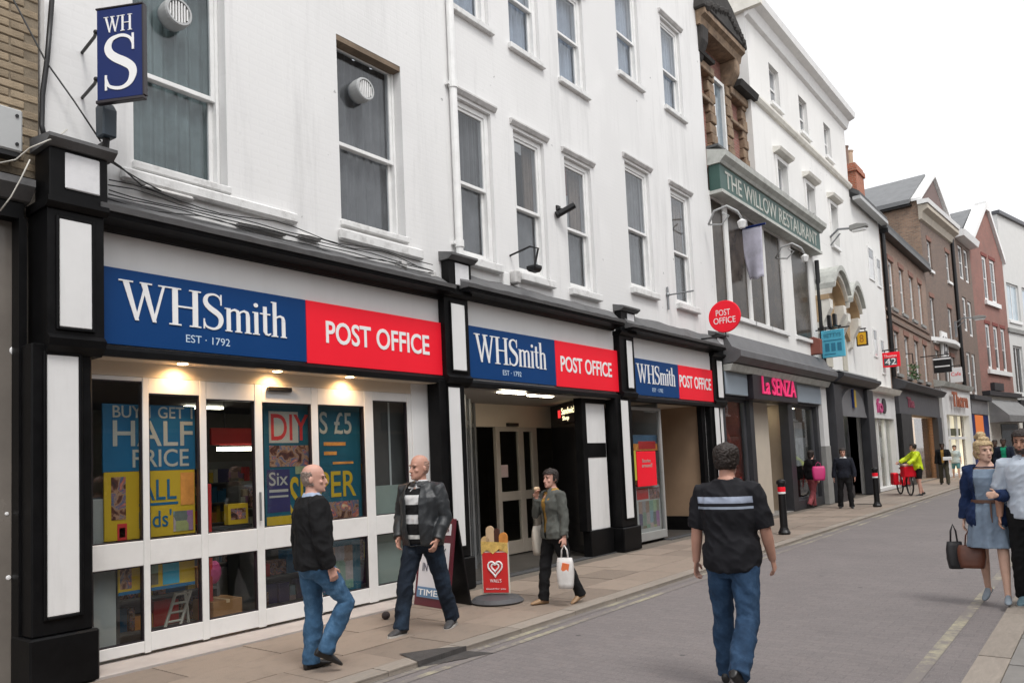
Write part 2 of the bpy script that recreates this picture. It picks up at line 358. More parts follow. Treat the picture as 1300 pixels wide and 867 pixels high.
def slab(name, parent, x0, x1, y0, y1, mat, me, z=0, gap=.007):
    me2 = me
    if not me2.materials: me2.materials.append(mat)
    o = link(name, me2, parent, ((x0+x1)/2, (y0+y1)/2, z+random.uniform(-.0035, .002)))
    o.scale = (x1-x0-gap, y1-y0-gap, 1); o.rotation_euler = (R(random.uniform(-.25, .25)), R(random.uniform(-.2, .2)), 0)
    return o
def flags(parent, cols, y0, y1, mat, me, lo=.6, hi=.95):
    for x0, x1 in cols:
        y = y0+random.uniform(-.4, 0)
        while y < y1:
            l = random.uniform(lo, hi); slab('flagstone', parent, x0, x1, y, y+l, mat, me); y += l
mk = MB().box(-.5, .5, -.5, .5, -.2, 0).mesh('kerbstone')
ml = MB().box(-.5, .5, -.5, .5, -.06, 0).mesh('flagstone'); mr_ = MB().box(-.5, .5, -.5, .5, -.06, 0).mesh('flagstone')
flags(pav, [(-6.78, -6.16), (-6.16, -5.55), (-5.55, -4.98)], 1.6, 24, pave_m, ml)
y = 1.5
while y < 34:
    l = random.uniform(.85, 1.1); slab('kerbstone', pav, -4.98, -4.78, y, y+l, kerb_m, mk); y += l
flags(pav2, [(-.74, -.12), (-.12, .5), (.5, 1.1)], 3, 15, pave_r, mr_)
y = 3
while y < 22:
    l = random.uniform(.85, 1.1); slab('kerbstone', pav2, -.96, -.74, y, y+l, kerb_m, mk); y += l
# paving sheets beyond the single stones
def paving(name, a, bcol, mort):
    mt, nt, p = newmat(name); L = nt.links; co = coords(nt); mp = nd(nt, 'Mapping'); mp.inputs['Rotation'].default_value = (0, 0, R(90)); L.new(co, mp.inputs[0])
    bt = nd(nt, 'TexBrick'); L.new(mp.outputs[0], bt.inputs['Vector'])
    for k, v in (('Color1', a), ('Color2', bcol), ('Mortar', mort)): bt.inputs[k].default_value = v+(1,)
    bt.inputs['Scale'].default_value = 1; bt.inputs['Mortar Size'].default_value = .008; bt.inputs['Brick Width'].default_value = .8; bt.inputs['Row Height'].default_value = .6
    n = nd(nt, 'TexNoise', Scale=1.5, Detail=8.0); L.new(co, n.inputs['Vector'])
    L.new(mixc(nt, .5, bt.outputs[0], mixc(nt, n.outputs[0], (.5, .5, .5), (1.2, 1.2, 1.2)), 'MULTIPLY'), p.inputs['Base Color']); p.inputs['Roughness'].default_value = .85
    return mt
far_pave = paving('far_paving', (.29, .24, .2), (.25, .21, .178), (.14, .12, .10))
far_pave2 = paving('far_paving_grey', (.21, .2, .185), (.19, .18, .17), (.12, .11, .105))
kind(strip('pavement', -6.8, -4.99, 24.5, 300, far_pave, .002), 'structure')
kind(strip('pavement', -.73, 3, 15.6, 300, far_pave2, .002), 'structure')
# worn yellow lines
def linemat():
    mt, nt, p = newmat('worn_yellow_paint'); L = nt.links; co = coords(nt)
    n = nd(nt, 'TexNoise', Scale=9.0, Detail=8.0, Roughness=.75); L.new(co, n.inputs['Vector'])
    n2 = nd(nt, 'TexNoise', Scale=.9, Detail=3.0); L.new(co, n2.inputs['Vector'])
    ad = nd(nt, 'Math', operation='ADD'); L.new(n.outputs[0], ad.inputs[0]); L.new(n2.outputs[0], ad.inputs[1])
    L.new(mixc(nt, ramp(nt, ad.outputs[0], .74, 1.04), (.40, .37, .25), (.185, .165, .155)), p.inputs['Base Color']); p.inputs['Roughness'].default_value = .8
    return mt
yellow = linemat()
for x, wd, y0, y1 in ((-4.72, .075, 1, 40), (-4.55, .075, 1, 40), (-1.27, .1, 2, 45)):
    kind(strip('yellow_line', x-wd/2, x+wd/2, y0, y1, yellow, ZR+.004), 'structure')
kind(strip('gutter', -4.78, -4.64-.13, 0, 40, kerb_m, ZR+.0035), 'structure')
# dark tarmac patch against the kerb and litter
patch = MB(); T1, T2 = .005, ZR+.006
patch.quad((-5.12, 4.84, T1), (-4.776, 4.72, T1), (-4.776, 5.34, T1), (-4.96, 5.14, T1)); patch.quad((-4.776, 4.72, T1), (-4.774, 4.72, T2), (-4.774, 5.34, T2), (-4.776, 5.34, T1))
patch.quad((-4.774, 4.72, T2), (-4.70, 4.86, T2), (-4.50, 5.40, T2), (-4.774, 5.34, T2))
patch = tag(obj('tarmac_patch', patch, tarmac_patch), 'wedge of dark tarmac patched into the pavement edge and kerb', 'patch')
lx, ly = gp(490, 786)
tag(obj('litter', MB().ball((lx, ly, .045), (.045, .05, .045), 9, 6), M('litter_dark', (.03, .02, .02), .7, var=.6, vs=30)), 'small dark ball of litter on the pavement by the glass front', 'litter')

# ------------------------------------------------------------------ lettering
FONT = None
def textmesh(s, bold=0):
    cu = bpy.data.curves.new('t', 'FONT'); cu.body = s; cu.size = 1; cu.extrude = .0; cu.offset = bold; cu.resolution_u = 4; cu.align_x = 'LEFT'
    o = bpy.data.objects.new('t', cu); COL.objects.link(o)
    me = bpy.data.meshes.new_from_object(o.evaluated_get(bpy.context.evaluated_depsgraph_get())); bpy.data.objects.remove(o); bpy.data.curves.remove(cu)
    return me
def letters2d(me_or_polys, rect, n=0, th=.004, M4=None):
    """fit flat lettering into rect (u0,u1,v0,v1) of a facade plane, standing th proud of it"""
    mb = MB(); u0, u1, v0, v1 = rect
    if isinstance(me_or_polys, list):
        xs = [p[0] for q in me_or_polys for p in q]; zs = [p[1] for q in me_or_polys for p in q]
        ax, bx, az, bz = min(xs), max(xs), min(zs), max(zs)
        k = 0
        for q in me_or_polys:
            k += 1
            mb.prism([((x-ax)/(bx-ax)*(u1-u0)+u0, (z-az)/(bz-az)*(v1-v0)+v0) for x, z in q], n, n+th+.0004*(k % 7), 'x')
    else:
        vs = [v.co for v in me_or_polys.vertices]; ax, bx = min(v.x for v in vs), max(v.x for v in vs); az, bz = min(v.y for v in vs), max(v.y for v in vs)
        f = lambda v, t: (t, (v.x-ax)/(bx-ax)*(u1-u0)+u0, (v.y-az)/(bz-az)*(v1-v0)+v0)
        nv = len(vs)
        fs = [tuple(p.vertices) for p in me_or_polys.polygons]
        cnt = {}
        for q in fs:
            for i in range(len(q)):
                e = (q[i], q[(i+1) % len(q)]); cnt[e] = 1
        bd = [e for e in cnt if (e[1], e[0]) not in cnt]
        mb.add([f(v, n+th) for v in vs]+[f(v, n) for v in vs], fs+[(a+nv, b+nv, b, a) for a, b in bd])
    return mb
def write(parent, s, rect, mat, n=0, th=.004, bold=0, name='lettering', off=(0, 0, 0)):
    me = textmesh(s, bold) if isinstance(s, str) else s
    mb = letters2d(me, rect, n, th); mb.o = Vector(off); mb.v = [v+mb.o for v in mb.v]
    return obj(name, mb, mat, parent, fix=False)
def stroke(pts, wd):
    L_, R_ = [], []
    for i, p in enumerate(pts):
        a = Vector(pts[max(i-1, 0)]); b = Vector(pts[min(i+1, len(pts)-1)]); t = (b-a).normalized(); q = Vector((-t.y, t.x)); k = wd[i]/2 if hasattr(wd, '__len__') else wd/2
        L_.append(tuple(Vector(p)+q*k)); R_.append(tuple(Vector(p)-q*k))
    return [L_+R_[::-1]]
def rc(x0, x1, y0, y1): return [(x0, y0), (x1, y0), (x1, y1), (x0, y1)]
def smooth2(pts, wd):
    def cr(a, b, c, d, t): return .5*(2*b+(c-a)*t+(2*a-5*b+4*c-d)*t*t+(3*b-a-3*c+d)*t**3)
    P, W_ = [], []
    for i in range(len(pts)-1):
        q = [pts[max(i-1, 0)]+(wd[max(i-1, 0)],), pts[i]+(wd[i],), pts[i+1]+(wd[i+1],), pts[min(i+2, len(pts)-1)]+(wd[min(i+2, len(pts)-1)],)]
        for s in range(5): v = [cr(*[q[j][k] for j in range(4)], s/5) for k in range(3)]; P.append((v[0], v[1])); W_.append(v[2])
    return P+[pts[-1]], W_+[wd[-1]]
def serif(ch):
    T, t, s = .135, .045, .035
    if ch == 'W':
        P = [[(.05, 1), (.19, 1), (.42, .0), (.33, 0)], [(.33, 0), (.39, .0), (.60, .92), (.56, 1)], [(.46, 1), (.60, 1), (.82, 0), (.73, 0)], [(.73, 0), (.79, 0), (1.03, 1), (.97, 1)],
             rc(-.03, .29, 1-s, 1.002), rc(.44, .72, 1-s, 1.003), rc(.87, 1.13, 1-s, 1.001)]; return P, 1.12
    if ch == 'H':
        P = [rc(.08, .08+T, 0, 1), rc(.58, .58+T, 0, 1), rc(.2, .6, .49, .535)]
        for x in (.145, .645): P += [rc(x-.145, x+.15, 1-s, 1.002), rc(x-.145, x+.15, -.002, s)]
        return P, .82
    if ch == 'S':
        pts = [(.50, .80), (.46, .91), (.36, .975), (.25, .975), (.14, .92), (.09, .80), (.12, .68), (.22, .58), (.36, .49), (.47, .39), (.50, .26), (.45, .11), (.34, .03), (.22, .025), (.10, .08), (.06, .2)]
        wd = [.03, .045, .055, .06, .085, .115, .135, .15, .155, .14, .12, .09, .065, .06, .05, .03]
        pts, wd = smooth2(pts, wd); return stroke(pts, wd)+[rc(.485, .52, .70, 1.0), rc(.035, .07, 0, .28)], .60
    if ch == 'm':
        P = [rc(.05, .05+T*.8, 0, .66)]
        for x in (.32, .59):
            P += [rc(x, x+T*.8, 0, .5)]+stroke([(x-.2, .52), (x-.14, .60), (x-.05, .635), (x+.03, .60), (x+.055, .5)], [.03, .05, .065, .09, .108])
        P += [rc(x-.04, x+.15, -.003, .03) for x in (.05, .32, .59)]+[rc(0, .06, .63, .662)]; return P, .78
    if ch == 'i':
        a = [(.10+.065*math.cos(k*math.pi/5), .86+.065*math.sin(k*math.pi/5)) for k in range(10)]
        return [rc(.05, .05+T*.8, 0, .66), rc(0, .2, -.003, .03), rc(0, .06, .63, .662), a], .24
    if ch == 't':
        return [rc(.07, .07+T*.8, .1, .86), rc(-.02, .28, .62, .66)]+stroke([(.12, .12), (.15, .05), (.22, .03), (.29, .08)], [.1, .08, .06, .03]), .31
    if ch == 'h':
        return [rc(.05, .05+T*.8, 0, 1.04), rc(.32, .32+T*.8, 0, .5), rc(0, .2, -.003, .03), rc(.28, .47, -.002, .03), rc(0, .06, 1.01, 1.042)]+stroke([(.12, .52), (.18, .60), (.27, .635), (.35, .60), (.375, .5)], [.03, .05, .065, .09, .108]), .50
def seriftext(s):
    x = 0; P = []
    for ch in s:
        q, a = serif(ch); P += [[(p[0]+x, p[1]) for p in g] for g in q]; x += a
    return P

# ------------------------------------------------------------------ facades and windows
def wall(b, s0, s1, z0, z1, holes, mat, depth=.3, n=0, name='wall'):
    mb = b.mb(); S = sorted({s0, s1, *[h[0] for h in holes], *[h[1] for h in holes]}); Z = sorted({z0, z1, *[h[2] for h in holes], *[h[3] for h in holes]})
    S = [s for s in S if s0 <= s <= s1]; Z = [z for z in Z if z0 <= z <= z1]
    inh = lambda s, z: any(h[0] < s < h[1] and h[2] < z < h[3] for h in holes)
    for i in range(len(S)-1):
        for j in range(len(Z)-1):
            if not inh((S[i]+S[i+1])/2, (Z[j]+Z[j+1])/2):
                mb.quad((n, S[i], Z[j]), (n, S[i+1], Z[j]), (n, S[i+1], Z[j+1]), (n, S[i], Z[j+1]))
    for a, c, d, e in holes:
        mb.quad((n, a, d), (n, a, e), (n-depth, a, e), (n-depth, a, d)); mb.quad((n, c, e), (n, c, d), (n-depth, c, d), (n-depth, c, e))
        if e < z1: mb.quad((n, a, e), (n, c, e), (n-depth, c, e), (n-depth, a, e))
        if d > z0: mb.quad((n, c, d), (n, a, d), (n-depth, a, d), (n-depth, c, d))
    D = 8
    mb.quad((n, s0, z0), (n, s0, z1), (n-D, s0, z1), (n-D, s0, z0)); mb.quad((n, s1, z1), (n, s1, z0), (n-D, s1, z0), (n-D, s1, z1)); mb.quad((n, s0, z1), (n, s1, z1), (n-D, s1, z1), (n-D, s0, z1))
    return b.obj(name, mb, mat, fix=False)
def wavy(mb, n, s0, s1, z0, z1, k=40, amp=.025):
    pts = [(n+amp*math.sin(i*1.15)+amp*.6*math.sin(i*.47+2), s0+(s1-s0)*i/k) for i in range(k+1)]
    for a, c in zip(pts, pts[1:]): mb.quad((a[0], a[1], z0), (c[0], c[1], z0), (c[0], c[1], z1), (a[0], a[1], z1))
def sash(b, s0, s1, z0, z1, zm, dep=.10, fr=.05, curtain=None, curtain2=None, rail_up=.05, hood=None, sill=None, gl=None, camp=.025, cpart=0):
    """a box sash window: upper sash forward of the lower one, glass, curtain and a dark room behind"""
    gl = gl or glass
    f = b.mb().ring(-dep-.14, -dep, s0+.002, s1-.002, z0+.002, z1-.002, fr)
    win = b.obj('window', f, sash_white, bevel=.006)
    a, c, d, e = s0+fr, s1-fr, z0+fr, z1-fr
    b.obj('upper_sash', b.mb().ring(-dep-.065, -dep-.02, a, c, zm-.03, e, .045, .05), sash_white, win, bevel=.005)
    b.obj('lower_sash', b.mb().ring(-dep-.12, -dep-.075, a, c, d, zm+.02, .045, .07), sash_white, win, bevel=.005)
    b.obj('pane', b.mb().box(-dep-.045, -dep-.04, a+.04, c-.04, zm, e-.04), gl, win)
    b.obj('pane', b.mb().box(-dep-.10, -dep-.095, a+.04, c-.04, d+.06, zm-.02), gl, win)
    if curtain:
        m_ = b.mb(); wavy(m_, -dep-.165, s0, s1, z0, zm, amp=camp); b.obj('curtain', m_, curtain, win, smooth=True, fix=False)
    if curtain2:
        m_ = b.mb(); wavy(m_, -dep-.165, s0+(s1-s0)*cpart, s1, zm, z1); b.obj('curtain', m_, curtain2, win, smooth=True, fix=False)
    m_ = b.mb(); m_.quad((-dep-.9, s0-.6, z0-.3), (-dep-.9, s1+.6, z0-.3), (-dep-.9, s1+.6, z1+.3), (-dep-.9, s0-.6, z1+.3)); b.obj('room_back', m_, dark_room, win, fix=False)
    if sill: b.obj('sill', b.mb().box(-dep, sill[0], s0-sill[1], s1+sill[1], z0-sill[2], z0+.0), sill_dirty, win, bevel=.012)
    if hood:
        b.obj('hood', b.mb().prism([(0, z1+.04), (.03, z1+.05), (.065, z1+.10), (.065, z1+.125), (0, z1+.145)], s0-.08, s1+.1), hood_grey, win)
    return win
def plainwin(b, s0, s1, z0, z1, pane=dark_pane, fm=sash_white, dep=.12, fr=.07, mull=0, rail=True, sill=None, smat=None, arch=None):
    """a far window: frame, glazing bars and pane, enough for its few pixels"""
    f = b.mb().ring(-dep-.06, -dep, s0+.002, s1-.002, z0+.002, z1-.002, fr)
    for k in range(mull): s = s0+(s1-s0)*(k+1)/(mull+1); f.box(-dep-.05, -dep-.01, s-fr*.4, s+fr*.4, z0+fr, z1-fr)
    if rail: f.box(-dep-.05, -dep-.012, s0+fr, s1-fr, (z0+z1)/2-.03, (z0+z1)/2+.03)
    win = b.obj('window', f, fm)
    b.obj('pane', b.mb().box(-dep-.05, -dep-.04, s0+fr*.7, s1-fr*.7, z0+fr*.7, z1-fr*.7), pane, win)
    if sill: b.obj('sill', b.mb().box(-dep, .09, s0-.08, s1+.08, z0-sill, z0), smat or sash_white, win)
    if arch: b.obj('lintel', b.mb().box(.0, .03, s0-.12, s1+.12, z1, z1+.22), arch, win)
    return win

# ------------------------------------------------------------------ the white stationer's building
S0, S1 = 2.72, 17.05
W = BLD('shop_building', 'long white painted brick building above the black framed stationery and post office shop front', (X0, S0), 0, base=S0)
wins1 = [(3.49, 4.47, 4.62, 7.05, 5.60), (5.97, 7.04, 4.62, 6.93, 5.65), (8.12, 8.92, 4.58, 6.92, 5.72), (9.47, 10.30, 4.56, 6.88, 5.67), (10.90, 11.75, 4.55, 6.86, 5.64), (13.04, 14.03, 4.90, 7.40, 6.12), (15.0, 15.95, 4.86, 7.38, 6.04)]
wins2 = [(8.15, 8.98, 8.28, 10.05, 9.17), (9.5, 10.33, 8.27, 10.05, 9.17), (10.9, 11.76, 8.24, 10.05, 9.17), (13.02, 13.95, 9.18, 11.2, 10.1), (15.0, 15.95, 9.18, 11.2, 10.1)]
wins2 += [(3.5, 4.5, 8.28, 10.05, 9.17), (6.0, 7.0, 8.28, 10.05, 9.17)]
HB = 2.75
wall(W, S0, S1, 0, 13.2, [w[:4] for w in wins1+wins2]+[(3.02, 7.62, .0, HB), (8.0, 12.2, .0, HB), (12.55, 16.45, .0, HB)], white_brick, depth=.16)
for i, w_ in enumerate(wins1):
    big = i < 2
    o = sash(W, *w_, dep=.13 if big else .06, fr=.035 if big else .085, curtain=net_green if i == 0 else net, curtain2=(net_green if i == 0 else net if i in (1, 5) else blind_tan if i in (3, 4, 6) else net),
             camp=.022 if big else .004, cpart=(0, 0, .35, .62, .5, 0, .55)[i], hood=None if big else 1, sill=(.10, .05, .12) if not big else (.05, .02, .08))
    if big:      # the round ventilator fixed in the upper pane
        cy_, cz_ = at(222, 12) if i == 0 else at(461, 111)
        cy_ += .05
        v = MB(W.off).lathe([(.0, -.2), (.13, -.2), (.145, -.12), (.145, -.02), (.135, .0), (.115, .0), (.112, -.03), (0, -.03)], 24, (0, cy_, cz_), 'x')
        v = W.obj('ventilator', v, grey_box, o, smooth=False)
        sl_ = MB(W.off)
        for k in range(-3, 4):
            hw = math.sqrt(max(.0, .108**2-(k*.03)**2)); sl_.box(-.028, -.008, cy_+k*.03-.007, cy_+k*.03+.007, cz_-hw, cz_+hw)
        back = MB(W.off).lathe([(0, -.029), (.112, -.029), (.112, -.0285), (0, -.0285)], 20, (0, cy_, cz_), 'x')
        sl_.v += back.v; nb = len(sl_.v)-len(back.v); sl_.f += [tuple(i_+nb for i_ in f) for f in back.f]; sl_.mi += [1]*len(back.f)
        W.obj('ventilator', sl_, [sash_white, dark_room], o)
for i, w_ in enumerate(wins2): sash(W, *w_, dep=.06, fr=.085, curtain=net_sky, curtain2=net_sky, sill=(.075, .06, .10), hood=1)
W.obj('lintel', W.mb().box(-.155, -.004, 5.975, 7.035, 6.86, 6.928), lintel_wood)
# downpipe
pp = W.mb(); y0_, _ = at(574, 200)
pp.tube([(.07, y0_, 4.3), (.07, y0_, 13)], .055, 12)
for z in (4.72, 7.02, 9.4): pp.tube([(.07, y0_, z-.05), (.07, y0_, z+.05)], .068, 12); pp.box(0, .07, y0_-.1, y0_+.1, z-.015, z+.015)
W.obj('downpipe', pp, sash_white, smooth=False)
# shop front: weathered ledge, black cornice, grey fascia, black band under the signs
segs = [(3.05, 7.62, 3.98, 2.84, 4.22), (7.88, 12.15, 4.05, 2.82, 4.33), (12.45, 16.75, 4.02, 2.80, 4.34)]
for a, c, zt, zb, zl in segs:
    led = W.mb(); K = 26; rings = []
    for k in range(K+1):
        s = a+(c-a)*k/K; j = noise.noise(Vector((s*2.3, zl, 0)))*.025; j2 = noise.noise(Vector((s*5, 3, zl)))*.012
        rings.append([(0, s, zt), (.32, s, zt+.005), (.335+j2*.4, s, zt+.055+j2), (.2, s, zt+.10+j*.7), (.07, s, zl-.04+j), (0.0, s, zl+j*1.2)])
    led.loft(rings); W.obj('ledge', led, lead_m)
    W.obj('cornice', W.mb().prism([(0, zt-.10), (.07, zt-.10), (.12, zt-.06), (.30, zt-.045), (.31, zt-.002), (0, zt-.002)], a, c), black_paint)
    W.obj('fascia', W.mb().box(0, .03, a, c, zb, zt-.102), fascia_grey, bevel=.004)
    W.obj('fascia_band', W.mb().prism([(-.10, zb-.10), (.10, zb-.10), (.10, zb-.04), (.07, zb-.002), (-.10, zb-.002)], a, c), black_paint)
# piers
def pier(d, F, P, U, UP, C, CP, zc, ztop):
    """each pair: edges in the photo (x0, x1, y); d: how far the pier stands out"""
    def e(q, n): return at(q[0], q[2], X0+n)[0], at(q[1], q[2], X0+n)[0]
    f0, f1 = e(F, .22*d); p0, p1 = e(P, .22*d); u0, u1 = e(U, .28*d); g0, g1 = e(UP, .28*d); c0, c1 = e(C, .30*d); q0, q1 = e(CP, .30*d)
    s = W.obj('pier', W.mb().box(-.12, .22*d, f0, f1, .42, 2.78), black_paint, bevel=.012)
    W.obj('plinth', W.mb().box(-.12, .22*d+.05, f0-.03, f1+.03, 0, .42), black_paint, s, bevel=.015)
    W.obj('panel', W.mb().box(.22*d+.001, .22*d+.016, p0, p1, .57, 2.69), panel_white, s, bevel=.006)
    W.obj('panel_frame', W.mb().ring(.22*d, .22*d+.025, p0-.026, p1+.026, .545, 2.715, .024), black_paint, s, bevel=.005)
    D = .28*d
    W.obj('console', W.mb().prism([(-.1, 2.70), (D-.05, 2.70), (D+.03, 2.76), (D+.05, 2.82), (D, 2.86), (D, zc-.08), (-.1, zc-.08)], u0, u1), black_paint, s)
    W.obj('panel', W.mb().box(D+.001, D+.016, g0, g1, 2.92, zc-.16), panel_white, s, bevel=.006)
    W.obj('panel_frame', W.mb().ring(D, D+.02, g0-.025, g1+.025, 2.895, zc-.135, .023), black_paint, s, bevel=.004)
    W.obj('console_band', W.mb().prism([(-.1, zc-.08), (D+.02, zc-.08), (D+.07, zc-.04), (D+.07, zc), (-.1, zc)], u0-.02, u1+.02), black_paint, s)
    W.obj('capital', W.mb().box(0, .30*d, c0, c1, zc, ztop), black_paint, s, bevel=.01)
    W.obj('panel', W.mb().box(.30*d+.001, .30*d+.018, q0, q1, zc+.10, ztop-.03), marble, s, bevel=.02)
    W.obj('cap', W.mb().prism([(0, ztop), (.3*d+.03, ztop), (.3*d+.10, ztop+.045), (.3*d+.10, ztop+.075), (0, ztop+.13)], c0-.04, c1+.04), lead_m, s)
pier(1, (40, 118, 640), (59, 100, 640), (60, 132, 350), (75, 116, 350), (63, 137, 220), (82, 126, 220), 3.99, 4.43)
pier(.5, (559, 591, 520), (569, 584, 520), (565, 595, 420), (573, 590, 420), (570, 598, 340), (577, 594, 340), 3.99, 4.43)
pier(.45, (783, 803, 540), (788.5, 798, 540), (786, 804, 430), (794, 801, 430), (788, 806, 400), (795.5, 804, 400), 3.96, 4.34)
pier(.3, (904, 917, 560), (908.5, 914.5, 560), (904, 918, 460), (909, 915.5, 460), (905, 920, 430), (910, 918, 430), 3.92, 4.32)
# sloping bits of old brick and lead lying in the angle of ledge and wall
lump = W.mb()
for (x, y), (a, b2, c2) in (((210, 245), (.1, .5, .05)), ((330, 290), (.08, .6, .04)), ((390, 300), (.08, .3, .05)), ((505, 332), (.12, .12, .13)), ((545, 345), (.1, .1, .1)), ((650, 345), (.12, .14, .2))):
    s_, z_ = at(x, y); W.obj('ledge_lump', W.mb().box(.0, a, s_-b2/2, s_+b2/2, z_-c2, z_), hood_grey, bevel=.02)

W.obj('sill_band', W.mb().box(0, .08, 3.35, 5.3, 4.40, 4.52), sill_dirty, bevel=.02)
W.obj('sill_band', W.mb().box(0, .07, 5.9, 7.3, 4.36, 4.50), sill_dirty, bevel=.02)
cb = W.mb()
for seed, z0_ in ((1, 4.40), (5, 4.36), (9, 4.33), (13, 4.30), (17, 4.26)):
    cb.tube([(.12+.07*noise.noise(Vector((s*.9, seed, 0))), s, z0_-.12+.07*noise.noise(Vector((s*1.3, seed, 2)))+.03) for s in [3.2+k*.22 for k in range(20)]], .006, 6)
cb.tube([(.14, 3.12, 4.55), (.13, 3.3, 4.48), (.12, 3.5, 4.36), (.12, 3.9, 4.3)], .008, 6); cb.tube([(.15, 3.12, 4.52), (.12, 3.45, 4.42), (.1, 3.7, 4.36)], .007, 6)
W.obj('cable', cb, cable_m, smooth=True)
# --- first bay: white aluminium glazing
n_ = -.14
G = W.mb()
for a, c in ((3.0, 3.16), (3.62, 3.68), (4.20, 4.27), (4.83, 4.92), (5.57, 5.66), (6.36, 6.50), (7.09, 7.16)): G.box(n_-.07, n_, a, c, .04, 2.60)
cols_ = [(3.16, 3.62), (3.68, 4.20), (4.27, 4.83), (4.92, 5.57), (5.66, 6.36), (6.50, 7.09)]
pane_boxes = []
for i, (a, c) in enumerate(cols_):
    top = (2.56, 2.45, 2.42, 2.41, 2.41, 2.49)[i]
    G.box(n_-.065, n_-.004, a, c, .05, .22 if i else .15); G.box(n_-.065, n_-.004, a, c, .84, 1.07); G.box(n_-.065, n_-.004, a, c, top, 2.6)
    pane_boxes += [(a, c, .22 if i else .15, .84), (a, c, 1.07, top)]
gf = W.obj('glazed_front', G, alu, bevel=.004)
for a, c, d, e in pane_boxes: W.obj('pane', W.mb().box(n_-.04, n_-.032, a+.001, c-.001, d+.001, e-.001), shop_glass, gf)
gk = W.mb()
for a, c, d, e in pane_boxes: gk.ring(n_-.06, n_-.012, a-.001, c+.001, d-.001, e+.001, .012)
W.obj('gasket', gk, dark_edge, gf)
W.obj('door_sensor', W.mb().box(n_, n_+.05, 4.98, 5.28, 2.53, 2.58), iron, gf, bevel=.008)
W.obj('door_handle', W.mb().tube([(n_+.03, 4.855, 1.15), (n_+.03, 4.855, 1.45)], .012, 8), pole_grey, gf)
W.obj('bulkhead', W.mb().box(n_-.1, n_-.002, 2.95, 7.66, 2.602, 2.9), ceiling_cream)
W.obj('soffit', W.mb().box(n_-.1, .06, 2.95, 7.66, 2.735, 2.745), ceiling_cream)
W.obj('side_panel', W.mb().box(n_-.05, n_+.01, 7.162, 7.62, .04, 2.735), panel_white, bevel=.004)
lp = W.mb()
for x, y in ((225, 458), (345, 468), (437, 478)):
    s_, _ = at(x, y, X0-.1); LS = s_
    W.obj('downlight', W.mb().lathe([(0, 2.728), (.045, 2.728), (.05, 2.735), (0, 2.735)], 14, (.0, LS, 0)), warm_lamp)
    l = bpy.data.lights.new('downlight', 'SPOT'); l.energy = 14; l.color = (1, .60, .28); l.spot_size = R(150); l.spot_blend = .8; l.shadow_soft_size = .03
    lo = bpy.data.objects.new('downlight_lamp', l); COL.objects.link(lo); lo.parent = W.root; lo.location = (.0, LS-S0, 2.715); lo.rotation_euler = (0, R(16), 0)
W.obj('threshold', W.mb().box(n_-.2, .26, 3.0, 7.5, -.03, .018), thresh_m, bevel=.006)
# --- second bay: splayed lobby
def angled(mb, p, q, t, z0, z1):      # an upright slab between plan points p and q (n, s)
    d = (Vector(q)-Vector(p)).normalized(); k = Vector((-d.y, d.x))*t
    return mb.prism([tuple(p), tuple(q), tuple(Vector(q)+k), tuple(Vector(p)+k)], z0, z1, 'z')
A_, B_, C_, D_ = (-.10, 8.02), (-1.55, 10.05), (-1.55, 12.35), (-.12, 11.30)
sg = W.obj('lobby_glazing', angled(angled(W.mb(), A_, B_, .05, .0, .16), A_, B_, .05, 2.28, 2.34), pole_grey)
for t in (0, .33, .66, 1.0):
    p_ = Vector(A_).lerp(Vector(B_), t); W.obj('post', W.mb().box(p_[0]-.025, p_[0]+.025, p_[1]-.025, p_[1]+.025, 0, 2.7), pole_grey, sg)
for t in (0, .33, .66):
    W.obj('pane', angled(W.mb(), Vector(A_).lerp(Vector(B_), t+.01), Vector(A_).lerp(Vector(B_), t+.32), .01, .16, 2.68), shop_glass, sg)
W.obj('display_back', angled(W.mb(), (-.35, 7.95), (-1.8, 9.95), .02, 0, 2.7), M('display_grey', (.10, .105, .10), .7, var=.4, vs=2), sg)
W.obj('lobby_ceiling', W.mb().box(-3.0, -.0, 7.9, 12.6, 2.70, 2.72), M('lobby_ceiling_paint', (.34, .31, .28), .7, var=.05))
W.obj('lobby_bulkhead', W.mb().box(-1.72, -1.56, 9.9, 12.6, 2.30, 2.70), ceiling_cream)
for x, y in ((650, 499), (686, 503)):
    d_ = pray(x, y); t_ = (2.69-CAMH)/d_[2]; s_, nn = d_[1]*t_, d_[0]*t_-X0
    W.obj('ceiling_light', W.mb().box(nn-.05, nn+.05, s_-.3, s_+.3, 2.685, 2.699), lobby_lamp)
dr = W.mb(); dd = [at(x, 540, X0-1.55)[0] for x in (611, 629, 634, 658, 664, 677, 690)]
dz = 2.3
for a, c in ((dd[1], dd[2]), (dd[3], dd[4]), (dd[5]-.05, dd[5]+.1)): dr.box(-1.62, -1.55, a, c, .03, dz)
for a, c in ((dd[2], dd[3]), (dd[4], dd[5])):
    dr.box(-1.615, -1.555, a, c, .03, .26); dr.box(-1.615, -1.555, a, c, .98, 1.14); dr.box(-1.615, -1.555, a, c, dz-.08, dz)
door = W.obj('entrance_door', dr, M('door_cream', (.45, .40, .34), .5, var=.06, dirt=.2), bevel=.005)
for a, c in ((dd[2], dd[3]), (dd[4], dd[5])):
    for d, e in ((.26, .98), (1.14, dz-.08)): W.obj('pane', W.mb().box(-1.59, -1.58, a+.001, c-.001, d+.001, e-.001), shop_glass, door)
W.obj('door_notice', W.mb().box(-1.578, -1.572, dd[2]+.02, dd[2]+.22, 1.40, 1.62), M('paper_pink', (.55, .42, .40), .8), door)
W.obj('door_sensor', W.mb().box(-1.56, -1.5, dd[3]-.35, dd[3]-.05, 2.31, 2.37), iron, door)
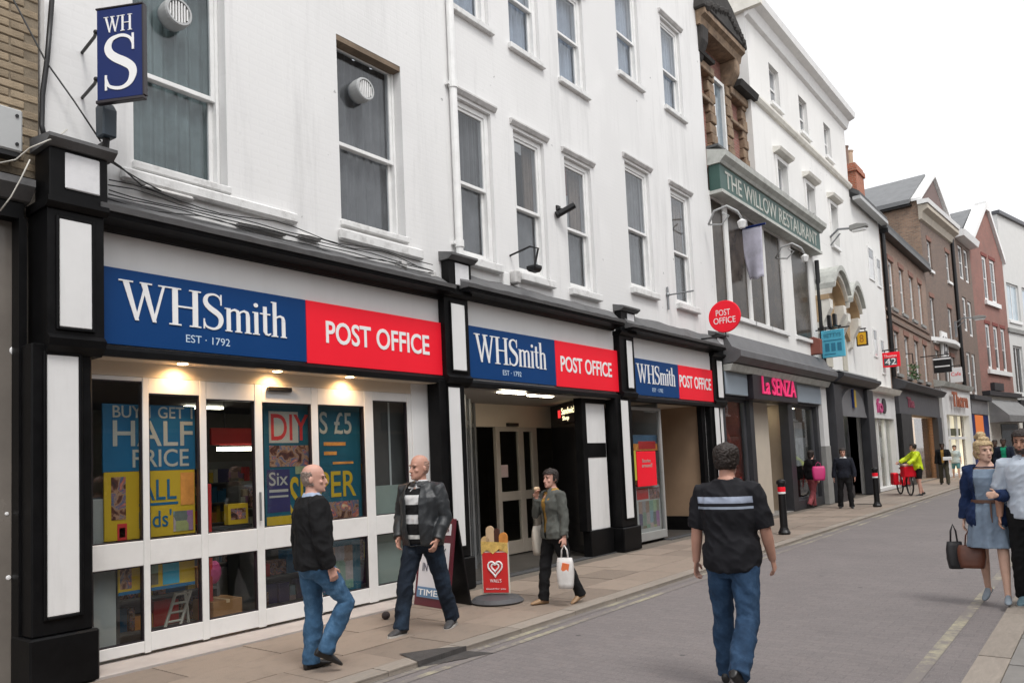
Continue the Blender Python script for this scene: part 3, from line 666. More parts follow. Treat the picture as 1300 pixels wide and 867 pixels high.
# dark right hand return of the lobby with its little lit sign
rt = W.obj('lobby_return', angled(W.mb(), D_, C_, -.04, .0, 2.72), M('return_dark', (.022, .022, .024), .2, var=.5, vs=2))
W.obj('white_wall_panel', W.mb().box(-.16, -.08, 11.26, 11.92, .44, 2.62), panel_white, bevel=.004)
W.obj('panel_label', W.mb().box(-.08, -.072, 11.30, 11.90, 1.68, 1.93), black_paint)
W.obj('panel_plinth', W.mb().box(-.2, -.03, 11.2, 11.95, 0, .44), black_paint, bevel=.01)
W.obj('panel_frame', W.mb().box(-.2, -.05, 11.12, 11.258, .44, 2.7), black_paint); W.obj('panel_head', W.mb().box(-.2, -.06, 11.26, 11.95, 2.622, 2.745), black_paint)
W.obj('lobby_floor', W.mb().box(-3.2, -.02, 7.86, 12.3, -.03, .006), mat_dark)
# --- third bay: window, timber-lined recess and white end panel
g3 = W.obj('display_window', W.mb().ring(-.19, -.12, 12.55, 14.18, .05, 2.62, .06, .16), M('bay_frame', (.30, .30, .29), .45, var=.1), bevel=.005)
W.obj('pane', W.mb().box(-.16, -.152, 12.61, 14.12, .21, 2.56), shop_glass, g3)
W.obj('recess_wall', W.mb().box(-1.4, -.13, 16.0, 16.06, .30, 2.745), brass_tan); W.obj('recess_plinth', W.mb().box(-1.4, -.1, 15.94, 16.0, 0, .31), black_paint)
W.obj('recess_back', W.mb().box(-1.45, -1.4, 14.1, 16.06, 0, 2.745), brass_tan); W.obj('recess_return', W.mb().box(-1.4, -.19, 14.15, 14.2, 0, 2.745), grey_stone)
W.obj('recess_ceiling', W.mb().box(-1.4, 0, 12.5, 16.45, 2.72, 2.745), ceiling_cream)
W.obj('recess_floor', W.mb().box(-1.45, .0, 14.1, 16.45, -.02, .006), mat_dark)
W.obj('end_panel', W.mb().box(-.13, -.06, 16.06, 16.7, .4, 2.745), panel_white); W.obj('end_post', W.mb().box(-.13, -.02, 15.92, 16.1, 0, 2.74), black_paint)
# --- inside the shop
IN = W.mb()
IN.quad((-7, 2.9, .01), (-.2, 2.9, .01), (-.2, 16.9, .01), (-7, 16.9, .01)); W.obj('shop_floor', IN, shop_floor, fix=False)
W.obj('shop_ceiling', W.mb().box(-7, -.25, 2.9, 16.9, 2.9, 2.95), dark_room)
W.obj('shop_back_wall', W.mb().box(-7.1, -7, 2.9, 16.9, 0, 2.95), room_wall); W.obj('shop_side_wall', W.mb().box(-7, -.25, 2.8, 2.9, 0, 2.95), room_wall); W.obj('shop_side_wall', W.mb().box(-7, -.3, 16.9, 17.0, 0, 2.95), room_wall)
for n0, s0_ in ((-.9, 3.6), (-.9, 5.0), (-.9, 6.4), (-.7, 13.4), (-3.5, 6.4), (-3.5, 8.6), (-5.5, 9.6), (-5.5, 7.4), (-2.2, 14.2)):  # the row nearest the glass is added to brighten the window posters
    W.obj('ceiling_light', W.mb().box(n0-.06, n0+.06, s0_-.35, s0_+.35, 2.84, 2.88), cool_lamp)
# ------------------------------------------------------------------ signs on the shop front
signs = [  # s0, split, s1, z0, z1
 (3.09, 5.37, 7.62, 2.855, 3.555, 'near', 'largest, over the white glazed front'),
 (8.0, 10.25, 12.36, 2.85, 3.59, 'middle', 'over the dark recessed entrance'),
 (12.6, 14.72, 16.62, 2.82, 3.52, 'far', 'over the narrow last bay')]
wt = seriftext('WHSmith')
at_ = at; at = lambda x, y, X=X0+.063: at_(x, y, X)
txt = [(at(150, 352), at(364, 432), at(413, 407), at(545, 452), at(236, 420), at(292, 438)), (at(601, 425), at(694, 478), at(711, 452), at(777, 486), at(638, 463), at(662, 476)), (at(807, 460), at(858, 500), at(862, 478), at(903, 500), at(828, 490), at(842, 500))]
at = at_
for i, (a, sp, c, d, e, nm, lb) in enumerate(signs):
    t = thing('fascia_sign', 'dark blue fascia sign with white serif lettering, %s' % lb, 'sign', (X0, a, 0), 0, 'blue fascia signs'); off = (0, -a, 0)
    obj('board', MB(off).box(.031, .062, a, sp-.002, d, e), sign_blue, t, bevel=.003)
    L_ = sp-a; (w0, _), (w1, _), (r0, _), (r1, _), (e0, _), (e1, _) = txt[i]
    write(t, wt, (w0, w1, d+.235, e-.085), sign_white, .0622, .008, off=off)
    write(t, 'EST · 1792', (e0, e1, d+.085, d+.16), pale_blue_letter, .0622, .003, off=off)
    t = thing('fascia_sign', 'red fascia sign reading POST OFFICE in white, %s' % lb, 'sign', (X0, sp, 0), 0, 'red fascia signs'); off = (0, -sp, 0); L_ = c-sp
    obj('board', MB(off).box(.031, .066, sp+.002, c, d-.01, e), sign_red, t, bevel=.003)
    write(t, 'POST OFFICE', (r0, r1, d+.24, d+.50), sign_white, .0662, .006, .016, off=off)
# hanging blue sign at the near corner
H0, H1 = Vector((-6.62, 2.975, 0)), Vector((-6.245, 3.18, 0)); hd = (H1-H0).normalized()
ang = math.atan2(hd.y, hd.x)
hs_ = thing('hanging_sign', 'tall dark blue hanging sign with white serif letters W H S high on the corner', 'sign', (H0.x, H0.y, 4.87), ang); wd = (H1-H0).length
obj('board', MB().box(0, wd, -.018, .018, 0, .80), navy, hs_, bevel=.004)
obj('sign_frame', MB().box(-.01, wd+.012, -.026, .026, -.03, -.002).box(-.01, wd+.012, -.024, .024, .802, .818).box(wd, wd+.02, -.024, .024, 0, .80), dark_edge, hs_, bevel=.004)
def facing_letters(parent, src, rect, mat, yoff, th=.004, name='lettering'):       # lettering on a face looking along -y of its parent
    mb = letters2d(textmesh(src) if isinstance(src, str) else src, rect, 0, th); mb.v = [Vector((v.y, yoff-v.x, v.z)) for v in mb.v]
    return obj(name, mb, mat, parent)
facing_letters(hs_, seriftext('WH'), (.07, wd-.09, .585, .725), sign_white, -.019)
facing_letters(hs_, seriftext('S'), (.075, wd-.05, .07, .56), sign_white, -.019)
for z_ in (.62, .2): obj('bracket', MB().tube([(-.02, 0, z_), (-.08, .06, z_), (-.36, .26, z_)], .014, 8).ball((-.02, 0, z_), .022), iron, hs_)
# alarm / speaker box standing on the pier cap
q = at(135, 168, X0+.33)
sp_ = thing('alarm_box', 'dark blue-black box mounted above the corner pier cap', 'alarm box', (X0+.33, q[0], 4.62))
obj('case', MB().prism([(-.07, .0), (.07, -.01), (.08, .24), (.02, .31), (-.08, .28)], -.06, .06, 'y'), M('box_navy', (.02, .035, .05), .4, var=.1), sp_, bevel=.012)
obj('bracket', MB().tube([(0, 0, 0), (-.02, 0, -.11)], .03, 8).box(-.33, 0, -.02, .02, -.06, -.03), iron, sp_)
# round red post office sign on its arm
q0 = Vector((-6.34, 15.75, 4.56))
ps = thing('round_sign', 'round red projecting sign reading POST OFFICE', 'sign', q0, R(6))
obj('disc', MB().lathe([(0, -.03), (.335, -.03), (.345, -.01), (.345, .01), (.335, .03), (0, .03)], 40, (0, 0, 0), 'y'), sign_red, ps)
facing_letters(ps, 'POST', (-.175, .13, .02, .15), sign_white, -.031); facing_letters(ps, 'OFFICE', (-.235, .235, -.15, -.02), sign_white, -.031)
obj('arm', MB().tube([(0, 0, -.335), (0, 0, -.42), (-.7, 0, -.42)], .018, 8).box(-.74, -.70, -.05, .05, -.5, -.34), iron, ps)
# bracket lamp, camera and arm on the white wall
q = at(652, 318); t = thing('bracket_lamp', 'black bent arm of a small fascia floodlight below the middle windows', 'lamp', (X0, q[0]-.1, 4.55))
obj('arm', MB().tube([(0, 0, .25), (.35, .05, .33), (.48, .08, .28), (.42, .05, .02)], .016, 8), iron, t); obj('lamp_head', MB().box(.32, .50, -.03, .13, -.03, .02).prism([(.32, -.03), (.5, -.03), (.46, -.07), (.36, -.07)], -.03, .13), iron, t, bevel=.006)
obj('junction_box', MB().box(0, .06, -.25, -.1, -.25, -.05), sash_white, t, bevel=.01)
q = at(712, 268); t = thing('security_camera', 'small black security camera between two middle windows', 'camera', (X0, q[0]-.1, q[1]))
obj('bracket', MB().box(0, .03, -.05, .05, -.06, .06).tube([(.03, 0, 0), (.16, 0, -.03)], .018, 8), iron, t); obj('camera_body', MB().tube([(.06, -.05, -.1), (.26, .12, .04)], [.055, .055], 10).tube([(.05, -.06, -.105), (.03, -.08, -.12)], [.062, .062], 10), iron, t)
q = at(846, 372); t = thing('flag_bracket', 'grey iron bracket arm on the white wall beside the last window', 'bracket', (X0, q[0], q[1]-.1))
obj('arm', MB().tube([(.03, 0, -.25), (.03, 0, .22)], .022, 8).tube([(.03, 0, .05), (.55, .12, .07)], .016, 8).ball((.03, 0, .06), .045), pole_grey, t)
q = at(665, 352); 
# ------------------------------------------------------------------ things seen through the glass of the first bay
XP = X0-.27
def board(name, label, cat, px, X, parts, mat, group=None, t=.02, z=None):
    (xa, ya), (xb, yb) = px; a, z1 = at(xa, ya, X); c, _ = at(xb, ya, X); _, z0 = at((xa+xb)/2, yb, X)
    if z: z0, z1 = z
    b_ = thing(name, label, cat, (X, a, z0), 0, group); obj('board', MB().box(-t, 0, 0, c-a, 0, z1-z0), mat, b_, bevel=.002)
    for kind_, s, r, mt in parts:
        rr = (r[0]*(c-a), r[1]*(c-a), r[2]*(z1-z0), r[3]*(z1-z0))
        if kind_ == 't': write(b_, s, rr, mt, .001, .003, .008)
        else: obj(s, MB().box(.0006, .003+.001*(len(s) % 3), *rr), mt, b_)
    return b_
pb = M('poster_blue', (.005, .10, .215), .55, var=.05); py_ = M('poster_yellow', (.50, .33, .015), .55, var=.05); pr_ = M('poster_red', (.5, .03, .03), .55, var=.1)
pcyan = M('poster_teal', (.007, .085, .13), .55, var=.15); pw = M('poster_white', (.40, .385, .34), .6, var=.05); pk = M('poster_dark', (.03, .02, .02), .6, var=.5, vs=12); pp_ = M('poster_pink', (.5, .06, .2), .6, var=.3, vs=6); porange = M('poster_orange', (.62, .25, .05), .6, var=.3, vs=6); ppurple = M('poster_purple', (.03, .025, .10), .6, var=.1); cloth_l = M('card_beige', (.55, .40, .25), .7, var=.2)
books = M('book_spines', (.25, .15, .12), .6, var=.9, vs=22)
def prints(name, sc_=9):
    mt, nt, p = newmat(name); co = coords(nt)
    n = nd(nt, 'TexNoise', Scale=sc_, Detail=3.0, Distortion=.8); nt.links.new(co, n.inputs['Vector'])
    r = nd(nt, 'ValToRGB'); e = r.color_ramp.elements; e[0].position = .3; e[0].color = (.02, .015, .02, 1); e[1].position = .75; e[1].color = (.6, .5, .3, 1)
    for ps, cl in ((.42, (.10, .03, .02, 1)), (.5, (.35, .2, .12, 1)), (.56, (.05, .10, .2, 1)), (.64, (.45, .12, .08, 1))): el = e.new(ps); el.color = cl
    nt.links.new(n.outputs[0], r.inputs[0]); nt.links.new(r.outputs[0], p.inputs['Base Color']); p.inputs['Roughness'].default_value = .45
    return mt
photo_p = prints('photo_print'); photo_q = prints('photo_print_small', 22)
def covers(name):
    mt, nt, p = newmat(name); co = coords(nt)
    mp = nd(nt, 'Mapping'); mp.inputs['Scale'].default_value = (0, 7, 4.2); nt.links.new(co, mp.inputs[0])
    v = nd(nt, 'TexVoronoi', Scale=1.0, distance='CHEBYCHEV', Randomness=.35); nt.links.new(mp.outputs[0], v.inputs['Vector'])
    n = nd(nt, 'TexNoise', Scale=18.0, Detail=3.0); nt.links.new(co, n.inputs['Vector'])
    h = nd(nt, 'HueSaturation', Saturation=.6, Value=.5); nt.links.new(v.outputs['Color'], h.inputs['Color'])
    nt.links.new(mixc(nt, .6, h.outputs[0], mixc(nt, n.outputs[0], (.1, .1, .1), (1, 1, 1)), 'MULTIPLY'), p.inputs['Base Color']); p.inputs['Roughness'].default_value = .5
    return mt
cov = covers('magazine_covers')
board('window_poster', 'blue window poster reading BUY 1 GET 1 HALF PRICE behind the left panes', 'poster', ((130, 512), (247, 598)), XP,
      [('t', 'BUY 1 GET 1', (.10, .97, .80, .98), pw), ('t', 'HALF', (.10, .97, .38, .76), pw), ('t', 'PRICE', (.30, .92, .06, .33), pw)], pb)
board('window_poster', 'yellow window poster reading ALL kids with book pictures, below the blue half price one', 'poster', ((132, 599), (247, 682)), XP,
      [('b', 'picture', (.07, .22, .30, .92), photo_p), ('t', 'ALL', (.36, .78, .55, .86), pb), ('b', 'underline', (.36, .80, .47, .51), pb), ('t', "kids'", (.36, .72, .14, .40), pb), ('b', 'cover', (.83, .99, .45, .95), porange), ('b', 'picture', (.86, .96, .5, .75), photo_q), ('b', 'magazine', (.74, .97, .05, .36), cov), ('b', 'leaflet', (.13, .23, .0, .24), pr_), ('b', 'picture', (.15, .21, .04, .18), photo_q)], py_)
board('window_poster', 'small yellow and blue poster low behind the second pane', 'poster', ((150, 706), (247, 746)), XP, [('b', 'picture', (.02, .16, .1, .9), photo_p), ('b', 'cover', (.56, .78, .06, .98), M('poster_sky', (.03, .3, .45), .5)), ('b', 'white_card', (.62, .72, .12, .55), pw), ('b', 'magazine', (.36, .5, .1, .9), cov), ('b', 'stripe', (.0, 1, -.06, .03), pb)], py_)
for lb, px in (('upper pale grey display board behind the leftmost pane', ((118, 634), (147, 692))), ('lower pale grey display board behind the leftmost bottom pane', ((112, 716), (147, 829)))):
    board('display_board', lb, 'board', px, X0-.30, [], M('board_pale', (.30, .31, .30), .6, var=.06))
board('window_poster', 'teal window poster reading DIY with a purple panel', 'poster', ((334, 508), (395, 676)), XP,
      [('b', 'lettering_panel', (.1, .70, .68, .92), pw), ('t', 'DIY', (.14, .92, .70, .90), pr_), ('b', 'purple_panel', (.04, .50, .16, .48), ppurple), ('t', 'Six', (.08, .46, .36, .46), pw), ('b', 'line', (.08, .46, .31, .33), pw), ('b', 'line', (.08, .46, .27, .285), pw), ('b', 'photo', (.1, .95, .50, .66), photo_p), ('b', 'cover', (.02, .55, .0, .13), py_), ('b', 'picture', (.1, .45, .02, .11), photo_q), ('t', 'SU', (.50, 1.0, .12, .42), py_), ('b', 'magazine', (.62, .98, .44, .5), cov)], pcyan)
board('window_poster', 'teal window poster reading £5 and SUPER behind the bald man in black', 'poster', ((404, 512), (456, 660)), XP,
      [('t', 'ES £5', (-.2, .78, .74, .93), pw), ('b', 'line', (.1, .62, .64, .67), porange), ('b', 'line', (.1, .4, .56, .59), porange), ('b', 'line', (.3, .8, .48, .5), porange), ('t', 'PER', (-.05, .85, .20, .42), py_), ('b', 'picture', (.1, .9, .0, .16), photo_p)], pcyan)
board('window_poster', 'teal blind-like poster board low behind the fifth pane', 'poster', ((404, 690), (457, 755)), XP-.1, [('b', 'magazine', (.1, .8, .1, .9), cov)], pcyan)
board('display_board', 'pale green lower display board behind the sixth pane', 'board', ((474, 617), (520, 655)), X0-.3, [], M('board_green', (.26, .31, .285), .5, var=.05))
board('display_board', 'tall pale green display board behind the sixth bottom pane', 'board', ((474, 676), (526, 764)), X0-.3, [], M('board_green', (.26, .31, .285), .5, var=.05))
board('display_board', 'dark grey display screen behind the upper sixth pane', 'board', ((472, 504), (524, 616)), X0-.33, [('b', 'post', (.36, .40, 0, 1), grey_box)], M('board_dark', (.065, .065, .065), .4, var=.2))
# shelf units with goods
def shelf(label, n, s0, s1, z1=1.9, rows=5, dz=0):
    t = thing('shelf_unit', label, 'shelf', (X0+n, s0, .01)); w_ = s1-s0
    f = MB().box(-.3, -.28, 0, w_, 0, z1).box(-.3, 0, 0, .03, 0, z1).box(-.3, 0, w_-.03, w_, 0, z1)
    obj('shelf_frame', f, M('shelf_metal', (.12, .12, .12), .5), t)
    for k in range(rows):
        z = .1+(z1-.15)*k/rows
        obj('shelf', MB().box(-.28, 0, .03, w_-.03, z, z+.025), M('shelf_metal', (.12, .12, .12), .5), t)
        gm = MB(); y_ = .05; hz_ = (z1-.15)/rows*.85
        while y_ < w_-.16:
            ww = random.uniform(.05, .22); hh = hz_*random.uniform(.45, 1); dx = random.uniform(0, .08); gm.box(-.22, -.12+dx, y_, y_+ww, z+.027, z+.027+hh, random.randrange(8)); y_ += ww+random.choice((.004, .004, .03))
        kind(obj('goods_row', gm, [cov, photo_q, pr_, py_, pb, pw, ppurple, porange], t), 'stuff')
    return t
shelf('magazine shelf low behind the second glass pane', -.75, 3.65, 4.75, .78, 2)
shelf('dark shelf of goods far inside behind the open third pane', -2.3, 6.0, 8.2, 1.55, 4)
shelf('magazine shelf low behind the fourth pane', -.7, 5.15, 6.1, .80, 2)
shelf('shelf of books behind the fifth pane', -.9, 6.2, 7.3, .80, 2)
shelf('shelf of magazines inside the last bay window', -.42, 12.75, 14.2, 2.1, 6)
shelf('long dim shelf of goods at the back of the shop', -5.5, 7.0, 12.5, 1.9, 5)
a, z = at(285, 752, X0-.5)
bx_ = thing('cardboard_box', 'brown cardboard box on the floor behind the third pane', 'box', (X0-.62, a-.1, .012)); obj('carton', MB().box(-.2, .2, -.08, .26, 0, .33), M('cardboard', (.30, .15, .06), .8, var=.1), bx_, bevel=.006); obj('tape', MB().box(-.202, .202, .07, .11, .3, .3325), cloth_l, bx_)
a, z = at(205, 790, X0-.5)
ld = thing('wire_rack', 'white folding wire rack leaning behind the second bottom pane', 'rack', (X0-.45, a, .012))
r_ = MB()
for k in (0, .16): r_.tube([(0, k-.05, 0), (-.03, k+.14, .48)], .016, 6)
for k in range(6): r_.tube([(-.03*k/5, -.05+.19*k/5, .04+.42*k/5), (-.03*k/5, .11+.19*k/5, .04+.42*k/5)], .012, 6)
r_.tube([(-.05, .30, 0), (-.03, .24, .48)], .016, 6); obj('rack', r_, pw, ld)
a, z = at(278, 640, X0-.5)
st = thing('display_stand', 'red display stand with a yellow pack behind the third pane', 'stand', (X0-.55, a, .012)); obj('stand_post', MB().box(-.05, .05, -.2, -.08, 0, 1.55), pr_, st, bevel=.01); obj('pack', MB().box(-.05, .03, .12, .36, 1.1, 1.32), py_, st); obj('pack_picture', MB().box(.0305, .033, .15, .33, 1.15, 1.27), photo_q, st); obj('tray', MB().box(-.1, .05, -.08, .4, 1.05, 1.09), dark_room, st); obj('balloon', MB().ball((0, -.06, .62), (.06, .1, .13)), pp_, st)
a, z = at(302, 540, X0-2.2)
hg = thing('hanging_banner', 'red and cream promotional banner hanging inside beyond the third pane', 'banner', (X0-2.2, a-.3, 2.05)); obj('banner', MB().box(-.02, .02, -.1, .65, 0, .22), pr_, hg); obj('light_strip', MB().box(-.03, .03, 0, .6, -.08, -.03), cool_lamp, hg); obj('hanger', MB().tube([(0, .1, .22), (0, .1, .83)], .006, 6).tube([(0, .5, .22), (0, .5, .83)], .006, 6), iron, hg)
# lit sign in the lobby return
pD, pC = Vector((-.12, 11.30)), Vector((-1.55, 12.35)); dv = (pC-pD).normalized(); an = math.atan2(dv.y, dv.x)
dv = -dv
ls = thing('lobby_sign', 'small cream and red illuminated sign in the dark entrance', 'sign', (X0+pC.x-.02*1.05, pC.y-.03*1.43, 2.36), math.atan2(dv.y, dv.x))
lm = emit('sign_glow', (1, .85, .5), 1.6)
obj('backing', MB().box(.6, 1.6, -.02, .0, -.04, .28), dark_edge, ls); obj('logo', MB().box(.64, .76, -.03, -.021, .08, .22), emit('sign_glow_red', (1, .05, .05), .8), ls)
facing_letters(ls, 'Sandwich', (.82, 1.55, .13, .25), lm, -.021); facing_letters(ls, 'Shop', (.86, 1.2, 0, .1), lm, -.021)
# red poster in the last bay
rp = board('window_poster', 'bright red square poster with two white lines of writing in the last bay window', 'poster', ((808, 573), (832, 617)), X0-.13, [('t', 'Stories', (.26, .70, .68, .78), pw), ('t', 'around!', (.24, .78, .54, .65), pw)], sign_red)
board('window_poster', 'yellow strip poster beside the red square poster', 'poster', ((803, 572), (807, 610)), X0-.14, [], M('poster_lime', (.45, .42, .05), .6))
board('window_poster', 'wide blue and orange header poster above the red square poster', 'poster', ((803, 552), (834, 572)), X0-.22, [('b', 'stripe', (0, 1, .0, .45), porange), ('b', 'cover', (.2, .9, .1, .6), pr_)], M('poster_slate', (.06, .12, .2), .6))
board('window_poster', 'pale poster collage low in the last bay window', 'poster', ((806, 618), (838, 676)), X0-.22, [('b', 'picture', (.05, .5, .72, .95), pr_), ('b', 'photo', (.55, .95, .7, .95), photo_q), ('b', 'magazine', (.1, .9, .1, .68), cov)], grey_box)
# ------------------------------------------------------------------ tan brick neighbour at the near end
N = BLD('brick_building', 'tan brick building with a dark polished shop front at the left edge', (X0-.02, .4), 0, base=.4)
wall(N, .4, 2.70, 0, 4.25, [], M('dark_shop_panel', (.19, .17, .15), .25, var=.2, vs=1.2), n=-.12)
N.obj('wall', N.mb().box(-.5, -.06, .4, 2.70, 4.25, 12), mortar_m)
N.obj('cornice', N.mb().prism([(-.12, 3.98), (.05, 4.0), (.16, 4.10), (.16, 4.16), (-.06, 4.24)], .4, 2.6), lead_m); N.obj('frieze', N.mb().box(-.12, .02, .4, 2.56, 3.85, 3.98), black_paint)
N.obj('shop_post', N.mb().box(-.12, .03, 2.52, 2.58, 0, 3.86), black_paint)
mbk = [MB().box(-.05, .05, -.105, .105, -.032, .032).mesh('brick', .006) for i in range(3)]
for me in mbk: me.materials.append(tan_brick)
row = 0; z = 4.30
nb_ = 0
while z < 6.9:
    s = 2.70-.0-(.11 if row % 2 else 0)
    if row % 2: s2 = 2.65
    k = 0
    while s-.215 > 1.62:
        o = link('brick', random.choice(mbk), N.root, (-.1+random.uniform(-.003, .004), s-.108-.4, z+.036)); s -= .225; nb_ += 1
    z += .076; row += 1
# plaster dabs and spots on the polished panel
gb = thing('meter_box', 'pale grey bolted box on the tan brick wall', 'box', (X0-.02, at(3, 170)[0], at(8, 193)[1]-.02))
obj('case', MB().box(0, .14, -.25, .11, 0, .36), grey_box, gb, bevel=.012); obj('bolt', MB().lathe([(0, .14), (.014, .14), (.014, .15), (0, .15)], 8, (0, .065, .30), 'x').lathe([(0, .14), (.014, .14), (.014, .15), (0, .15)], 8, (0, .065, .06), 'x'), iron, gb); obj('base_tray', MB().box(.0, .12, -.24, .10, -.04, -.001), iron, gb)
cbl = MB()
def ap(x, y, n): a, z = at(x, y, X0+n); return (X0+n, a, z)
cbl.tube([ap(17, 0, .02), ap(58, 78, .06), ap(95, 130, .12), ap(128, 180, .3)], .008, 6)
tag(obj('overhead_cable', cbl, cable_m, smooth=True), 'black cable slanting down the wall to the alarm box', 'cable')
cbl = MB().tube([ap(0, 207, .18), ap(20, 203, .2), ap(38, 188, .36), ap(62, 178, .42), ap(75, 173, .1), ap(85, 165, .03)], .006, 6).tube([ap(38, 203, .2), ap(26, 228, .2), ap(14, 250, .16), ap(0, 268, .1)], .006, 6)
tag(obj('loose_cable', cbl, cable_w, smooth=True), 'pale loose cable draped over the corner pier top', 'cable')
cbl = MB().tube([ap(66, 0, .05), ap(60, 75, .05), ap(54, 120, .05), ap(53, 160, .06), ap(57, 176, .1)], .022, 8)
tag(obj('drain_pipe', cbl, iron, smooth=True), 'thin dark pipe down the joint between tan brick and white wall', 'pipe')
for i, (x, y, r) in enumerate(((18, 445, .035), (9, 652, .016), (11, 733, .02))):
    a, z = at(x, y, X0-.135); tag(obj('paint_spot', MB().lathe([(0, 0), (r, 0), (r*.8, .004), (0, .006)], 9, (X0-.139, a, z), 'x'), sign_white), ('largest white paint spot on the dark panel at the left edge', 'white paint spot in the middle of the dark panel', 'white paint spot lowest on the dark panel')[i], 'spot')
# ------------------------------------------------------------------ the restaurant front and red dormer house
Q = BLD('restaurant_building', 'narrow restaurant building with green lettered fascia and red brick gable over a lingerie shop', (X0, 17.05), 0, base=17.05)
qw = [tuple(at(x, 350)[0] for x in q) for q in ((903, 925), (928, 951), (953, 971), (973, 994))]+[tuple(at(x, 380)[0] for x in (1008, 1030))]; qw[0] = (17.12, qw[0][1])
wall(Q, 17.06, 24.95, 4.4, 7.85, [(a, c, 4.98, 7.75) for a, c in qw], white_render, depth=.3, name='upper_wall')
for a, c in qw: plainwin(Q, a, c, 4.98, 7.75, dep=.01, fr=.045, mull=0, rail=False, sill=.1, pane=M('restaurant_pane', (.055, .045, .036), .22, var=.7, vs=1.6, spec=.12))
Q.obj('wall', Q.mb().box(-6, -1.0, 17.06, 24.95, 0, 7.8), dark_room)
ft = thing('restaurant_sign', 'long dark green fascia lettered THE WILLOW RESTAURANT', 'sign', (X0, 17.1, 7.84)); fo = 0
obj('board', MB().box(0, .28, .02, 7.85, -.02, .60), green_fascia, ft, bevel=.01); obj('moulding', MB().box(0, .32, .0, 7.87, -.10, -.022), moss_lead, ft)
write(ft, 'THE WILLOW RESTAURANT', (.32, 7.5, .08, .50), letter_cream, .281, .01, .008)
Q.obj('cornice', Q.mb().prism([(0, 8.44), (.32, 8.44), (.36, 8.5), (.46, 8.58), (.48, 8.7), (0, 8.84)], 17.07, 25.1), moss_lead)
Q.obj('ridge_capping', Q.mb().box(0, .3, 17.07, 25.05, 8.845, 8.90), slate_dark)
# red gable with sandstone dressings
s0, s1 = 17.02, 20.35
Q.obj('gable_wall', Q.mb().box(-5, -.3, s0, s1, 8.7, 11.25), red_brick); Q.obj('gable_wall', Q.mb().box(-4.99, -.31, 17.1, 19.3, 11.25, 12.15), red_brick)
gw = Q.obj('window', Q.mb().ring(-.32, -.2, 18.25, 19.0, 8.8, 11.2, .09), sash_white); Q.obj('pane', Q.mb().box(-.3, -.28, 18.33, 18.93, 8.88, 11.12), blue_pane, gw)
for a, c in ((17.9, 18.22), (19.02, 19.35), (17.02, 17.2), (20.1, 20.38)):
    for k in range(9):
        j = .03 if k % 2 else 0
        z = 8.75+k*.27
        if z < 11.0: Q.obj('quoin', Q.mb().box(-.4, -.14-j, a-j, c+j, z+.004, z+.262), stone_tan, bevel=.02)
for z, t, o in ((11.0, .22, .02), (10.3, .12, -.04)): 
    Q.obj('stone_band', Q.mb().box(-.5, -.1+o, 17.0, 18.1, z, z+t), stone_tan, bevel=.02); Q.obj('stone_band', Q.mb().box(-.5, -.1+o, 19.2, 20.45, z, z+t), stone_tan, bevel=.02)
Q.obj('side_coping', Q.mb().prism([(-.6, 11.23), (.1, 11.23), (.16, 11.38), (-.6, 11.5)], 19.35, 20.6), stone_black); Q.obj('side_coping', Q.mb().prism([(-.6, 11.23), (.02, 11.23), (.05, 11.3), (-.6, 11.4)], 17.0, 17.9), stone_black)
Q.obj('console', Q.mb().prism([(-.5, 10.9), (-.05, 11.1), (.12, 11.5), (.15, 11.85), (-.5, 11.85)], 17.0, 17.35), stone_black, bevel=.03); Q.obj('console', Q.mb().prism([(-.5, 11.1), (-.1, 11.2), (.1, 11.5), (.12, 11.85), (-.5, 11.85)], 19.1, 19.4), stone_tan, bevel=.03)
Q.obj('entablature', Q.mb().prism([(-.6, 11.85), (.1, 11.85), (.14, 12.02), (.24, 12.08), (.24, 12.2), (-.6, 12.2)], 16.95, 19.5), stone_tan)
pdm = Q.mb().prism([(16.85, 12.2), (19.62, 12.2), (19.55, 12.4), (18.7, 12.95), (18.28, 13.1), (17.75, 12.95), (16.9, 12.45)], -.6, .27, 'x')
Q.obj('pediment', pdm, stone_black, bevel=.03); Q.obj('finial', Q.mb().box(-.2, .15, 18.1, 18.5, 13.05, 13.22).lathe([(.0, 13.2), (.14, 13.2), (.18, 13.3), (.1, 13.42), (.04, 13.5), (0, 13.52)], 10, (0, 18.3, 0)), stone_black, bevel=.02)
pr = Q.mb()
for k in range(16): pr.ball((.2, 17.1+k*.15, 12.3+.35*(1-abs(k-8)/8)+random.uniform(-.05, .05)), (.14, .12, .13), 7, 5)
Q.obj('carving', pr, stone_black)
# lingerie shop below
Q.obj('lower_wall', Q.mb().box(-.3, -.0, 17.06, 24.95, 3.9, 4.42), white_render)
Q.obj('canopy', Q.mb().prism([(0, 3.72), (.35, 3.74), (.5, 3.86), (.5, 4.0), (.3, 4.1), (.12, 4.46), (0, 4.5)], 17.1, 25.0), M('canopy_slate', (.12, .12, .125), .6, var=.2, vs=3, dirt=.3))
for a, c in ((17.1, 18.45), (21.9, 24.6)): Q.obj('fascia_panel', Q.mb().box(-.02, .1, a, c, 3.02, 3.55), blue_grey, bevel=.01)
Q.obj('fascia_rail', Q.mb().prism([(0, 3.56), (.22, 3.56), (.3, 3.71), (0, 3.71)], 17.1, 24.9), moss_lead)
nsb = thing('neon_sign', 'black sign box with bright pink lettering La SENZA', 'sign', (X0, 18.5, 2.95)); obj('box', MB().box(-.02, .22, 0, 3.35, 0, .72), dark_edge, nsb, bevel=.01)
write(nsb, 'La SENZA', (.6, 3.15, .15, .60), emit('neon_pink', (.75, .03, .15), .35), .221, .03, .004)
shopb = [(17.2, 18.75), (22.0, 24.2)]
